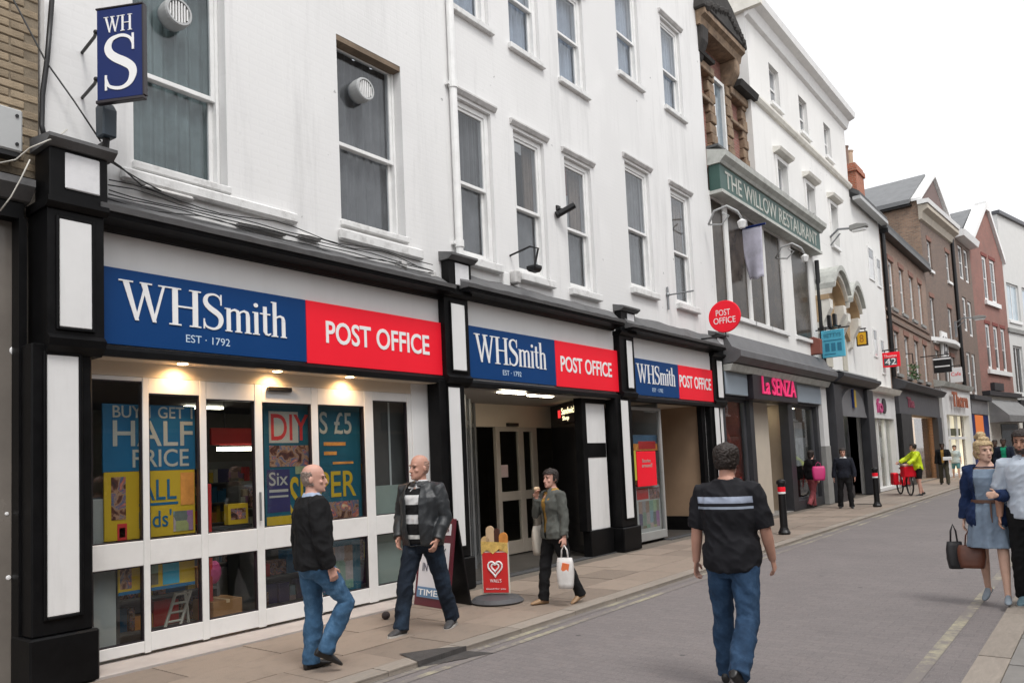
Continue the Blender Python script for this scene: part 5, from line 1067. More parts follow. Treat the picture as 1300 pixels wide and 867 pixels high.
q_ = ubp(1034, 440, 24.2); t2 = thing('alarm_bell', 'rust red alarm box at the corner above the lingerie shop', 'alarm box', (q_.x, 24.2, q_.z)); obj('case', MB().prism([(-.2, -.25), (.2, -.25), (.22, .2), (0, .3), (-.22, .2)], -.1, .1), M('rust_red', (.22, .07, .05), .6, var=.2), t2, bevel=.02); obj('bracket', MB().box(-.3, -.2, -.05, .05, -.1, .1), iron, t2)
t, w_, h_ = projsign('hanging_sign', 'dark framed yellow hanging sign with an orange 8', ((1088, 420), (1101, 440)), 29.0, M('sign_amber', (.80, .45, .02), .5), border=dark_edge); facing_letters(t, '8', (.32*w_, .68*w_, .24*h_, .78*h_), M('letter_orange', (.45, .17, .02), .5), -.062)
t, w_, h_ = projsign('hanging_sign', 'red square hanging sign with white figures', ((1120, 446), (1142, 467)), 33.5, sign_red); facing_letters(t, '42', (.2*w_, .8*w_, .15*h_, .58*h_), sign_white, -.052); facing_letters(t, 'Thomas', (.15*w_, .85*w_, .68*h_, .84*h_), sign_white, -.052); obj('dark_block', MB().box(.14*w_, .84*w_, -.0515, -.051, .1*h_, .60*h_), M('sign_black_part', (.05, .08, .09), .5), t)  # dark block fills the lower part of the red board
t, w_, h_ = projsign('hanging_sign', 'black hanging sign with white rules in front of the gabled house', ((1186, 452), (1207, 474)), 41.5, iron); obj('white_line', MB().box(0, w_, -.06, -.051, h_*.83, h_*.93).box(w_*.08, w_*.92, -.06, -.051, h_*.36, h_*.44), sign_white, t)
t, w_, h_ = projsign('hanging_sign', 'white hanging sign with red script below the black one', ((1207, 466), (1221, 486)), 45.0, sign_white); facing_letters(t, 'Cafe', (.1*w_, .9*w_, .45*h_, .7*h_), sign_red, -.052)
q_ = ubp(1160, 470, 38.5); t2 = thing('hanging_basket', 'hanging basket of greenery on the brown brick row', 'basket', (q_.x, 38.5, q_.z)); fol = MB()
for k in range(70):
    a = random.uniform(0, 6.28); r = random.uniform(.05, .28); z = random.uniform(-.4, .25); c_ = Vector((r*math.cos(a), r*math.sin(a), z)); u_ = Vector((random.uniform(-1, 1), random.uniform(-1, 1), random.uniform(-1, 1))).normalized()*.09; v_ = u_.orthogonal().normalized()*.05
    fol.quad(c_-u_, c_-v_, c_+u_, c_+v_)
kind(obj('foliage', fol, M('leaf_green', (.06, .11, .04), .7, var=.4), t2, fix=False), 'stuff'); obj('bracket', MB().tube([(0, 0, .3), (0, 0, .75), (-.4, 0, .8)], .025, 6), iron, t2)
# ice cream board
gx, gy = gp(631, 764); ib = thing('ice_cream_sign', 'red ice cream pavement sign with heart emblem on a round grey base', 'sign', (gx, gy, 0), R(24))
obj('base', MB().lathe([(0, 0), (.30, 0), (.32, .02), (.27, .06), (.1, .085), (0, .09)], 24, (0, .02, 0)), M('base_grey', (.07, .07, .075), .6, var=.15), ib, smooth=False)
obj('panel', MB().box(-.17, .17, -.012, .012, .10, .70), M('board_cream', (.6, .57, .5), .5), ib, bevel=.006)
obj('red_panel', MB().box(-.155, .155, -.017, -.0125, .115, .585), M('ice_red', (.60, .02, .02), .4, var=.05), ib)
for a, c, z1, mt in ((-.165, -.06, .78, M('ice_caramel', (.55, .38, .18), .5, var=.3, vs=15)), (-.10, .0, .90, cloth_l), (-.0, .07, .87, M('choc', (.06, .02, .012), .4)), (.06, .165, .82, porange)):
    mid = (a+c)/2; hw = (c-a)/2
    obj('ice_cream', MB().prism([(a, .60)]+[(mid+hw*math.cos(R(180-k*22.5)), z1-hw+hw*math.sin(R(180-k*22.5))) for k in range(9)]+[(c, .60)], -.014-.002*(a > 0), .010, 'y'), mt, ib)
obj('splash', MB().prism([(-.165, .56), (-.1, .62), (-.02, .57), (.06, .63), (.165, .57), (.165, .70), (-.165, .72)], -.021, -.0175, 'y'), M('ice_cream_yellow', (.62, .42, .12), .5, var=.4, vs=14), ib)
hp = [(math.sin(t_)**3*.088, .405+(.081*math.cos(t_)-.031*math.cos(2*t_)-.0125*math.cos(3*t_)-.006*math.cos(4*t_))) for t_ in [k*2*math.pi/26 for k in range(27)]]
hp2 = [(x*.52, .405+(z-.405)*.52+.008) for x, z in hp]
obj('heart', MB().tube([(x, -.022, z) for x, z in hp], .0105, 6).tube([(x, -.022, z) for x, z in hp2[3:25]], .0095, 6), sign_white, ib); facing_letters(ib, "WALL'S", (-.07, .07, .235, .275), sign_white, -.0175); facing_letters(ib, 'Good for you', (-.12, .12, .145, .17), sign_white, -.0175)
# A board
(ax, ay), (cx_, cy_) = gp(530, 767), gp(578, 775); ab = thing('pavement_board', 'maroon framed A board with white poster behind the man in the jacket', 'sign', (ax, ay, 0), math.atan2(cy_-ay, cx_-ax)); L_ = .60
ab.location.x -= .02
mar = M('maroon_frame', (.10, .012, .022), .45, var=.15)
def leaf(mb, f):       # tilt a leaf drawn at y=0 backwards
    for v in mb.v: v.y += v.z*.15*f
    return mb
obj('frame', leaf(MB().box(-.03, L_+.03, -.015, .015, .0, 1.02), 1), mar, ab, bevel=.004); obj('poster', leaf(MB().box(.02, L_-.02, -.02, -.0155, .10, .74), 1), M('paper_white', (.66, .66, .70), .6, var=.04), ab)
obj('header', leaf(MB().box(.03, L_-.02, -.02, -.0155, .83, .96), 1), M('paper_white', (.66, .66, .70), .6), ab); obj('blue_strip', leaf(MB().box(.02, L_-.02, -.0245, -.0205, .10, .22), 1), M('strip_blue', (.12, .22, .36), .6), ab)
def ltext(s, rect, mat):
    mb = letters2d(textmesh(s), rect, 0, .003); mb.v = [Vector((v.y, -.025-v.x, v.z)) for v in mb.v]; return obj('lettering', leaf(mb, 1), mat, ab)
ltext('TIMES', (.05, L_-.1, .125, .195), sign_white); ltext('NEWS', (.2, L_-.05, .87, .93), mar); ltext('TODAY', (.1, L_-.08, .58, .68), M('ink_grey', (.1, .1, .13), .7)); ltext('IN YORK', (.1, L_-.08, .40, .5), M('ink_grey', (.1, .1, .13), .7))
obj('back_leaf', leaf(MB().box(-.02, L_+.02, .33, .35, .0, 1.0), -1.05), iron, ab)
# red delivery bicycle
gx, gy = gp(1146, 628); bc = thing('delivery_bicycle', 'red delivery bicycle with big red front box and panniers held by the cyclist', 'bicycle', (gx+.1, gy, 0), R(28))
def wheel(y):
    r_ = .33; pts = [(0, y+r_*math.cos(k*math.pi/14), r_+.02+r_*math.sin(k*math.pi/14)) for k in range(29)]
    wh = obj('wheel', MB().tube(pts, .028, 6, cap=False), iron, bc); sp_m = MB()
    for k in range(8): sp_m.tube([(0, y, r_+.02), (0, y+r_*math.cos(k*.785), r_+.02+r_*math.sin(k*.785))], .005, 4)
    obj('spokes', sp_m, pole_grey, wh)
wheel(-.5); wheel(.55)
obj('frame', MB().tube([(0, .55, .35), (0, .12, .32), (0, .22, .85), (0, .55, .35)], .022, 6).tube([(0, .12, .32), (0, -.38, .78), (0, .2, .75)], .024, 6).tube([(0, -.5, .35), (0, -.36, 1.0)], .02, 6), sign_red, bc)
obj('handlebar', MB().tube([(-.28, -.25, 1.05), (-.1, -.36, 1.02), (.1, -.36, 1.02), (.28, -.25, 1.05)], .014, 6), iron, bc); obj('saddle', MB().ball((0, .24, .9), (.08, .13, .05)), iron, bc)
obj('front_box', MB().box(-.24, .24, -.78, -.38, .62, .98), sign_red, bc, bevel=.03); obj('box_lid', MB().box(-.25, .25, -.79, -.37, .985, 1.05), M('lid_pale', (.6, .45, .42), .5), bc, bevel=.015)
for s in (-1, 1): obj('pannier', MB().box(s*.06, s*.24, .38, .74, .32, .74), sign_red, bc, bevel=.03)
# ------------------------------------------------------------------ people
SC2 = bpy.data.scenes.new('workshop')       # a scratch scene, so that growing one garment does not re-evaluate the street
def remesh(mb, vox, smooth=4, wrinkle=0, wsc=9, seed=0):
    me = mb.mesh('tmp'); o = bpy.data.objects.new('tmp', me); SC2.collection.objects.link(o)
    r = o.modifiers.new('r', 'REMESH'); r.mode = 'VOXEL'; r.voxel_size = vox; r.use_smooth_shade = True
    s = o.modifiers.new('s', 'SMOOTH'); s.factor = .5; s.iterations = smooth
    with bpy.context.temp_override(scene=SC2, view_layer=SC2.view_layers[0]): dg = bpy.context.evaluated_depsgraph_get()
    out = bpy.data.meshes.new_from_object(o.evaluated_get(dg))
    bpy.data.objects.remove(o); bpy.data.meshes.remove(me)
    if wrinkle:
        N_ = [v.normal.copy() for v in out.vertices]; C_ = [v.co.copy() for v in out.vertices]; fl = []
        for p0, n0 in zip(C_, N_):
            p = p0*wsc; q = Vector((p.x+.5*p.z, p.y, p.z*.8+seed)); n = noise.noise(q); n2 = noise.noise(q*1.9+Vector((5, 2, 0))); fl += (p0+n0*(((.28-abs(n))*2.2+(.25-abs(n2))*1.1)*wrinkle))[:]
        out.vertices.foreach_set('co', fl)
    out.polygons.foreach_set('use_smooth', [True]*len(out.polygons)); return out
SK = {}
def skin(c): 
    return M('skin_%02d' % (c[0]*100), c, .55, var=.08, vs=12, bump=.05, bs=90)
def ell(c, rx, ry, z, n=20, p=2.3):
    out = []
    for k in range(n):
        a = k*2*math.pi/n; x, y = math.cos(a), math.sin(a); f = (abs(x)**p+abs(y)**p)**(-1/p); out.append(Vector((c[0]+rx*x*f, c[1]+ry*y*f, z)))
    return out
HEAD = [(-.118, .022, .078, .030), (-.108, .038, .090, .0), (-.088, .052, .094, -.04), (-.06, .061, .093, -.07), (-.03, .067, .090, -.088), (0, .072, .087, -.097), (.03, .075, .092, -.101), (.06, .0745, .087, -.10), (.09, .066, .072, -.088), (.11, .05, .050, -.066), (.121, .03, .028, -.04), (.125, .012, .01, -.015)]
def headring(h, g=0, n=24):
    z, w_, f, b_ = h; c = ((f+b_)/2); return [Vector(((w_+g)*math.cos(k*2*math.pi/n), c+((f-b_)/2+g)*math.sin(k*2*math.pi/n), z)) for k in range(n)]
def person(label, loc, face, H, legs, arms, top=None, bottom=None, shoes=None, skinc=(.55, .33, .25), hair=None, lean=0, girth=1.0, look=0, nod=0, vox=.0075, female=False, group=None, extras=None, dropz=0):
    """loc on the ground, face = heading in degrees clockwise from +Y; legs/arms (left, right): flexions in degrees"""
    k = H/1.75; root = thing('person', label, 'person', (loc[0], loc[1], 0), -R(face), group)
    J = {}
    hipz = .92; SW = .185 if not female else .165; HWd = .165*girth if not female else .17*girth; CH = girth
    ld = lambda z: lean*(z-.92)
    # legs by forward kinematics
    feet = []
    for sd, (fx, ab, kn, *ft) in zip((-1, 1), legs):
        h = Vector((sd*.088, 0, hipz)); d1 = Vector((sd*math.sin(R(ab)), math.sin(R(fx))*math.cos(R(ab)), -math.cos(R(fx))*math.cos(R(ab)))); kp = h+d1*.43
        a2 = R(fx-kn); d2 = Vector((sd*math.sin(R(ab))*.5, math.sin(a2), -math.cos(a2))).normalized(); an = kp+d2*.42
        fp = R(ft[0]) if ft else max(-1.0, min(.3, a2*.8 if a2 < 0 else a2*.9))
        fd = Vector((sd*.12, math.cos(fp), math.sin(fp))).normalized()
        J['hip%d' % sd], J['knee%d' % sd], J['ank%d' % sd], J['toe%d' % sd] = h, kp, an, fd
        feet.append(min((an+Vector((0, 0, -.075))).z, (an+fd*.17+Vector((0, 0, -.07))).z))
    dz = -min(feet)-.0+dropz
    up = Vector((0, 0, dz))
    for kk in list(J):
        if not kk.startswith('toe'): J[kk] = J[kk]+up
    shz = 1.405
    for sd, (fx, ab, el, inn, *tw) in zip((-1, 1), arms):
        s = Vector((sd*SW, ld(shz)-.005, shz))+up; d1 = Vector((sd*math.sin(R(ab)), math.sin(R(fx))*math.cos(R(ab)), -math.cos(R(fx))*math.cos(R(ab)))); e = s+d1*.29
        d2 = Vector((sd*math.sin(R(ab))*.6-sd*math.sin(R(inn)), math.sin(R(fx+el))*math.cos(R(inn)), -math.cos(R(fx+el)))).normalized(); wv = e+d2*.25
        J['sh%d' % sd], J['el%d' % sd], J['wr%d' % sd], J['hd%d' % sd] = s, e, wv, d2
    T = lambda z: Vector((0, ld(z), z))+up
    def torso(mb, g, z0, z1, bell=0, flare=0, shl=0):
        prof = [(.80, .10, .085), (.86, HWd*.96, .108*CH), (.93, HWd*1.0, .115*CH), (1.0, HWd*.97, .112*CH), (1.08, (.142 if not female else .125)*girth, .105*CH), (1.16, (.15 if not female else .125)*girth, .108*CH), (1.25, (.165 if not female else .145)*girth, .118*CH), (1.33, (.172 if not female else .15)*girth, (.118 if not female else .125)*CH), (1.40, .155 if not female else .14, .10), (1.44, .120 if not female else .11, .084), (1.475, .075, .066), (1.50, .06, .06)]
        rings = []
        zs = sorted({z0, z1, *[p[0] for p in prof if z0 < p[0] < z1]})
        for z in zs:
            i = max([j for j in range(len(prof)) if prof[j][0] <= z+1e-6] or [0]); i = min(i, len(prof)-2); t = max(0, (z-prof[i][0])/(prof[i+1][0]-prof[i][0]))
            rx = prof[i][1]*(1-t)+prof[i+1][1]*t; ry = prof[i][2]*(1-t)+prof[i+1][2]*t
            b_ = bell*math.exp(-((z-1.08)/.11)**2); fl = flare*max(0, (1.08-z)/.3)
            c = T(z); rings.append(ell((c.x, c.y+b_*.6-.005+(.012 if female and 1.2 < z < 1.36 else 0)), rx+g+b_*.5+fl, ry+g+b_*.7+fl, c.z))
        mb.loft(rings)
    def arm(mb, sd, g, upto=2.0, cuff=0):
        s, e, wv = J['sh%d' % sd], J['el%d' % sd], J['wr%d' % sd]
        st = s+Vector((-sd*.07, 0, -.0)); pts = [st, s+Vector((0, 0, .0)), s.lerp(e, .35), s.lerp(e, .8), e, e.lerp(wv, .3), e.lerp(wv, .7), wv]
        f = .88 if female else 1.0
        rad = [.052*f, .056*f, .053*f*girth, .045*f, .041*f, .042*f, .034*f, .027*f]; par = [-.2, 0, .35, .8, 1, 1.3, 1.7, 2.0]
        P_, R_ = [], []
        for i, (p, r) in enumerate(zip(pts, rad)):
            if par[i] <= upto+1e-6: P_.append(p); R_.append(r+g+(cuff if par[i] > .5 else 0))
            else:
                t = (upto-par[i-1])/(par[i]-par[i-1])
                if t > .05: P_.append(pts[i-1].lerp(p, t)); R_.append(rad[i-1]*(1-t)+r*t+g+cuff)
                break
        mb.tube(P_, R_, 14)
    def leg(mb, sd, g, upto=2.0, cuff=0, fl=0):
        h, kp, an = J['hip%d' % sd], J['knee%d' % sd], J['ank%d' % sd]
        f = girth**.5*(.95 if female else 1)
        pts = [h+Vector((0, 0, .06)), h+Vector((0, 0, -.03)), h.lerp(kp, .35), h.lerp(kp, .8), kp, kp.lerp(an, .3), kp.lerp(an, .7), an+(an-kp).normalized()*(.035 if g > 0 else 0)]
        rad = [.088*f, .088*f, .078*f, .060*f, .055, .055 if not female else .05, .042 if not female else .036, .036 if not female else .03]; par = [-.1, 0, .35, .8, 1, 1.3, 1.7, 2.0]
        P_, R_ = [], []
        for i, (p, r) in enumerate(zip(pts, rad)):
            gg = g+(fl*max(0, par[i]-.8))
            if par[i] <= upto+1e-6: P_.append(p); R_.append(r+gg)
            else:
                t = (upto-par[i-1])/(par[i]-par[i-1]); P_.append(pts[i-1].lerp(p, t)); R_.append(rad[i-1]*(1-t)+r*t+gg+cuff); break
        mb.tube(P_, R_, 16)
    # head frame
    hc = T(1.62)+Vector((0, .018+lean*.02, 0)); HM = Matrix.Translation(hc) @ Matrix.Rotation(-R(look), 4, 'Z') @ Matrix.Rotation(R(nod), 4, 'X')
    hx = lambda v: HM @ Vector(v)
    S_ = Matrix.Scale(k, 4)
    def out(name, me, mat, smooth=True):
        me.transform(S_); return obj(name, me, mat, root, smooth=smooth)
    # --- the body, one surface
    mb = MB(); torso(mb, 0, .80, 1.50)
    mb.tube([T(1.43), T(1.50)+Vector((0, .0, 0)), hx((0, -.015, -.06)), hx((0, -.01, .0))], [.07, .056, .054, .05], 14)
    mb.loft([[hx(p) for p in headring(h)] for h in HEAD])
    mb.tube([hx((0, .084, .012)), hx((0, .102, -.018)), hx((0, .110, -.036)), hx((0, .088, -.046))], [.009, .012, .0165, .012], 10)
    for sx in (-1, 1):
        mb.ball(hx((sx*.0755, -.012, -.012)), (.012, .02, .032), 10, 7); mb.ball(hx((sx*.03, .083, .024)), (.026, .011, .009), 10, 6); mb.ball(hx((sx*.04, .068, -.03)), (.022, .016, .018), 8, 6)
    mb.ball(hx((0, .084, -.104)), (.02, .014, .014), 8, 6); mb.ball(hx((0, .094, -.066)), (.022, .006, .005), 8, 5); mb.ball(hx((0, .0925, -.078)), (.02, .006, .006), 8, 5)
    for sd in (-1, 1):
        arm(mb, sd, 0); leg(mb, sd, 0)
        an, fd = J['ank%d' % sd], J['toe%d' % sd]; dn = Vector((0, 0, -1)); dn = (dn-fd*dn.dot(fd)).normalized(); mb.tube([an+dn*.005-fd*.02, an+dn*.035+fd*.04, an+dn*.055+fd*.14], [.034, .032, .018], 10)
        wv, d2 = J['wr%d' % sd], J['hd%d' % sd]
        # hand: palm with the back turned outwards, four bent fingers and a thumb from the side
        fw = Vector((0, 1, 0)) if abs(d2.y) < .8 else Vector((0, 0, 1)); side = (fw-d2*fw.dot(d2)).normalized(); nrm = Vector((-sd, 0, 0)); nrm = (nrm-d2*nrm.dot(d2)-side*nrm.dot(side)).normalized()
        pc = [wv-d2*.02, wv+d2*.03, wv+d2*.085]
        mb.loft([[p+side*(math.cos(q*math.pi/5)*wd)+nrm*(math.sin(q*math.pi/5)*.013) for q in range(10)] for p, wd in zip(pc, (.026, .036, .040))])
        for i, (o_, ln) in enumerate(((.03, .062), (.01, .072), (-.01, .068), (-.03, .052))):
            b_ = wv+d2*.08+side*o_; m1 = b_+(d2*.85+nrm*.4).normalized()*ln*.5; m2 = m1+(d2*.4+nrm*.85).normalized()*ln*.45
            mb.tube([b_, m1, m2], [.0095, .009, .0075], 8)
        b_ = wv+d2*.025+side*.028; m1 = b_+(d2*.6+side*.7+nrm*.25).normalized()*.04; mb.tube([b_, m1, m1+(d2*.9+side*.2+nrm*.3).normalized()*.032], [.013, .011, .009], 8)
    body = out('body', remesh(mb, vox*.85, 2), skin(skinc))
    ey = MB()
    for sx in (-1, 1): ey.ball(hx((sx*.03, .083, .004)), (.0125, .006, .0065), 8, 6)
    out('eyes', ey.mesh('eyes'), M('eye_dark', (.02, .014, .012), .3))
    eb = MB()
    for sx in (-1, 1): eb.tube([hx((sx*.014, .0955, .022)), hx((sx*.032, .0935, .029)), hx((sx*.05, .081, .022))], [.004, .005, .003], 6)
    out('eyebrows', eb.mesh('eyebrows'), hair[1] if hair else M('brow', (.08, .05, .035), .9))
    out('mouth', MB().ball(hx((0, .0985, -.072)), (.021, .004, .0055), 8, 5).mesh('mouth'), M('lips', (.33, .13, .11), .5))
    # --- hair
    if hair:
        style, hm = hair[0], hair[1]; g = {'crop': .010, 'ring': .006, 'short': .016, 'bun': .014, 'cap': .016, 'long': .018}[style]
        hb = MB(); n = 24; rings = [[hx(p) for p in headring(h, g+.006*noise.noise(Vector((h[0]*60, 3, 1))), n)] for h in HEAD]; inner = [[hx(p) for p in headring(h, -.012, n)] for h in HEAD]
        def keep(i, q):
            z = HEAD[i][0]; y = math.sin((q+.5)*2*math.pi/n); 
            if style == 'ring': return -.075 < z < .05 and y < .12
            if style in ('crop', 'short'): return z >= (.055 if y > .35 else (-.03 if y > -.25 else -.085))
            if style == 'cap': return z >= (.03 if y > .3 else (.0 if y > -.25 else -.07))
            return z >= (.05 if y > .45 else (-.05 if y > -.1 else -.10))
        for i in range(len(HEAD)-1):
            for q in range(n):
                if keep(i, q):
                    q2 = (q+1) % n; hb.add([rings[i][q], rings[i][q2], rings[i+1][q2], rings[i+1][q], inner[i][q], inner[i][q2], inner[i+1][q2], inner[i+1][q]], [(0, 1, 2, 3), (7, 6, 5, 4), (0, 4, 5, 1), (1, 5, 6, 2), (2, 6, 7, 3), (3, 7, 4, 0)])
        if style != 'ring': hb.loft([rings[-1], [hx((p.x*.1, p.y*.1, .125+g)) for p in headring(HEAD[-1], 0, n)]])
        if style == 'bun':
            hb.ball(hx((0, -.035, .165)), (.05, .055, .045), 12, 8); hb.ball(hx((.02, -.06, .15)), (.035, .035, .03), 10, 6); hb.ball(hx((0, .02, .125)), (.055, .05, .03), 10, 6); hb.ball(hx((0, -.1, -.03)), (.06, .03, .07), 10, 6)
        if style == 'cap': hb.tube([hx((0, .085, .05)), hx((0, .15, .035))], [.06, .05], 14, True, .12, (1, 0, 0))
        if style == 'long': hb.ball(hx((0, -.06, -.06)), (.075, .05, .12), 12, 8)
        out('hair' if style != 'cap' else 'cap', remesh(hb, vox*.7, 1, .007, 55), hm)
        if len(hair) > 2:      # beard
            bb = MB(); bb.loft([[hx(p) for p in headring(h, .006)][1:12]+[hx(p) for p in headring(h, -.01)][1:12][::-1] for h in HEAD[0:4]]); out('beard', remesh(bb, vox*.8, 1, .003, 60), hair[2])
    # --- clothes
    if bottom:
        st, bm_, *r = bottom; mb = MB(); torso(mb, .012, .785, .94)
        if st in ('trousers', 'shorts'):
            for sd in (-1, 1): leg(mb, sd, .018 if st == 'trousers' else .02, 1.99 if st == 'trousers' else .82, .004, .014 if st == 'trousers' else .01)
        out(st, remesh(mb, vox, 3, .011, 7.5, H*7), bm_)
        if st == 'trousers' and r: pass
    if top:
        for ti, td in enumerate(top):
            mb = MB(); torso(mb, td.get('g', .016), td.get('hem', .90), td.get('neck', 1.475), td.get('bell', 0), td.get('flare', 0))
            if td.get('sleeve'):
                for sd in (-1, 1): arm(mb, sd, td.get('sg', td.get('g', .016)*.9), td['sleeve'], td.get('cuff', .002))
            if td.get('skirt'):
                rings = []
                for t in range(6):
                    z = 1.06-(1.06-td['skirt'])*t/5; c = T(z); gq = .128+.075*t/5+.03
                    rings.append([Vector((c.x+(gq+.012*math.sin(q*9*2*math.pi/40))*math.cos(q*2*math.pi/40), c.y+(gq*.82+.012*math.sin(q*9*2*math.pi/40))*math.sin(q*2*math.pi/40), c.z)) for q in range(40)])
                mb.loft(rings)
            me = remesh(mb, vox, td.get('sm', 3), td.get('wr', .006)*1.7, td.get('ws', 10)*.75, ti*3+H*11)
            if td.get('open'):      # an open front: take out a strip that shows the layer below
                bm = bmesh.new(); bm.from_mesh(me); wo = td['open']
                kill = [f for f in bm.faces if f.calc_center_median().y > ld(1.2)+.05 and wo[0] < f.calc_center_median().x < wo[1]+(f.calc_center_median().z-1.0-dz)*wo[2] and f.normal.y > .2]
                bmesh.ops.delete(bm, geom=kill, context='FACES'); bm.to_mesh(me); bm.free()
            ob = out(td['name'], me, td['mat'])
            if td.get('open'): so_ = ob.modifiers.new('thickness', 'SOLIDIFY'); so_.thickness = .006
            if td.get('collar'):
                cm = td['collar']; cl = MB(); c = T(1.475+td.get('cz', 0)); q_s = td.get('cs', 1)
                for a0, a1 in ((100, 268), (272, 440)):
                    rr = []
                    for q in range(9):
                        a = R(a0+(a1-a0)*q/8); x, y = math.cos(a), -math.sin(a)*-1
                        rr.append([Vector((c.x+x*r1*q_s, c.y+.004+y*r1*.95*q_s, c.z+zz)) for r1, zz in ((.066, .025), (.098, -.018), (.088, -.028), (.058, .012))])
                    cl.loft(rr)
                out('collar', cl.mesh('collar', fix=True), cm, False)
    if shoes:
        for sd in (-1, 1):
            an, fd = J['ank%d' % sd], J['toe%d' % sd]; dn = Vector((0, 0, -1)); dn = (dn-fd*dn.dot(fd)).normalized(); sv = fd.cross(dn).normalized(); wd = .92 if not female else .78
            def rg(t, w_, hb, ht): c = an+fd*t; return [c+sv*(w_*wd*math.cos(q*2*math.pi/14))+dn*(hb+(ht-hb)*(.5+.5*math.sin(q*2*math.pi/14))) for q in range(14)]
            mb = MB().loft([rg(-.075, .02, .072, .02), rg(-.065, .034, .078, -.0), rg(-.02, .039, .078, -.035), rg(.03, .040, .078, -.02), rg(.08, .046, .078, .012), rg(.13, .047, .078, .03), rg(.17, .036, .077, .045), rg(.19, .018, .074, .056)])
            sh_ = out('shoe', remesh(mb, .007, 2), shoes[0])
            if len(shoes) > 1:
                sl = MB().loft([[c_+dn*z for c_ in ring] for z, ring in ((.068, [an+fd*t+sv*(w_*wd*1.06) for t, w_ in ((-.078, .015), (-.05, .038), (.08, .048), (.15, .046), (.197, .012))]+[an+fd*t-sv*(w_*wd*1.06) for t, w_ in ((.197, .012), (.15, .046), (.08, .048), (-.05, .038), (-.078, .015))]), (.088, [an+fd*t+sv*(w_*wd*1.06) for t, w_ in ((-.078, .015), (-.05, .038), (.08, .048), (.15, .046), (.197, .012))]+[an+fd*t-sv*(w_*wd*1.06) for t, w_ in ((.197, .012), (.15, .046), (.08, .048), (-.05, .038), (-.078, .015))]))])
                me = sl.mesh('sole'); me.transform(S_); obj('sole', me, shoes[1], sh_)
    Wm = Matrix.Translation(root.location) @ Matrix.Rotation(-R(face), 4, 'Z') @ S_
    J['hand-1'] = J['wr-1']+J['hd-1']*.10; J['hand1'] = J['wr1']+J['hd1']*.10
    return {a: (Wm @ b_ if not a.startswith(('toe', 'hd')) else b_) for a, b_ in J.items()}, root, T, S_
def cloth(name, c, var=.15, rough=.85, **kw): return M(name, c, rough, var=var, vs=kw.pop('vs', 8), bump=kw.pop('bump', .15), bs=kw.pop('bs', 180), spec=.2, **kw)
black_knit = cloth('black_knit', (.011, .011, .012)); jeans = cloth('blue_jeans', (.045, .105, .19), .35, dirt=.7, dcol=(.15, .25, .36), ds=4); jeans_d = cloth('dark_jeans', (.012, .018, .029), .35, dirt=.5, dcol=(.05, .09, .15), ds=3); jeans_m = cloth('mid_jeans', (.022, .05, .10), .35, dirt=.6, dcol=(.07, .12, .19), ds=4)
leather = M('black_leather_jacket', (.020, .023, .026), .45, var=.12, vs=5, bump=.25, bs=90); black_shoe = M('black_shoe', (.012, .011, .011), .4, var=.2); grey_shoe = M('grey_trainer', (.05, .05, .053), .6, var=.4, vs=20); sole_w = M('shoe_sole', (.42, .40, .37), .7)
hair_grey = M('grey_stubble', (.25, .19, .16), .9, var=.2, vs=30); hair_stub = M('shaved_hair', (.36, .22, .17), .8, var=.1, vs=40); hair_dk = M('dark_hair', (.022, .014, .011), .6, var=.4, vs=40, bump=.5, bs=120); hair_blond = M('blonde_hair', (.46, .34, .19), .6, var=.3, vs=30, bump=.5, bs=90); cap_m = cloth('dark_cap', (.02, .015, .02))
SKIN1, SKIN2, SKIN3, SKIN4 = (.56, .31, .24), (.50, .27, .20), (.09, .05, .035), (.60, .38, .29)
# 1 man in black jumper walking away along the glass
person('bald man in black jumper and blue jeans walking past the glazed front', gp(402, 852), 18, 1.70, ((4, 3, 8, 4), (34, 2, 62, -28)), ((-8, 8, 14, 0), (-2, 8, 20, 4)),
       top=[dict(name='shirt', mat=cloth('pale_blue_shirt', (.35, .42, .55)), g=.006, hem=1.3, neck=1.50, collar=cloth('pale_blue_shirt', (.35, .42, .55))), dict(name='jumper', mat=black_knit, g=.032, hem=.86, neck=1.47, sleeve=1.97, bell=.015, wr=.007)],
       bottom=('trousers', jeans), shoes=(black_shoe,), skinc=SKIN1, hair=('ring', hair_grey), look=28, girth=1.04, vox=.0075)
# 2 man in leather jacket walking towards us
jk = [dict(name='jumper', mat=zbands('striped_jumper', (.012, .012, .013), [(1.265, 1.36, (.62, .62, .62)), (1.075, 1.165, (.60, .60, .60)), (.925, .965, (.62, .62, .6))]), g=.013, hem=.88, neck=1.425, bell=.02),
      dict(name='shirt_collar', mat=cloth('white_shirt', (.66, .66, .66)), g=.006, hem=1.36, neck=1.49, collar=cloth('white_shirt', (.66, .66, .66))),
      dict(name='jacket', mat=leather, g=.034, hem=.86, neck=1.47, sleeve=1.96, sg=.022, bell=.03, wr=.006, ws=8, open=(-.055, .075, .10), collar=leather, cs=1.22, cz=-.012)]
person('shaven-headed man in black leather jacket over a striped jumper', gp(541, 800), 165, 1.79, ((-16, 6, 4, -6), (18, 6, 8, 4)), ((0, 14, 34, 14), (-10, 18, 44, 22)), top=jk, bottom=('trousers', jeans_d), shoes=(grey_shoe, sole_w), skinc=SKIN2, hair=('ring', hair_stub), look=24, girth=1.12)
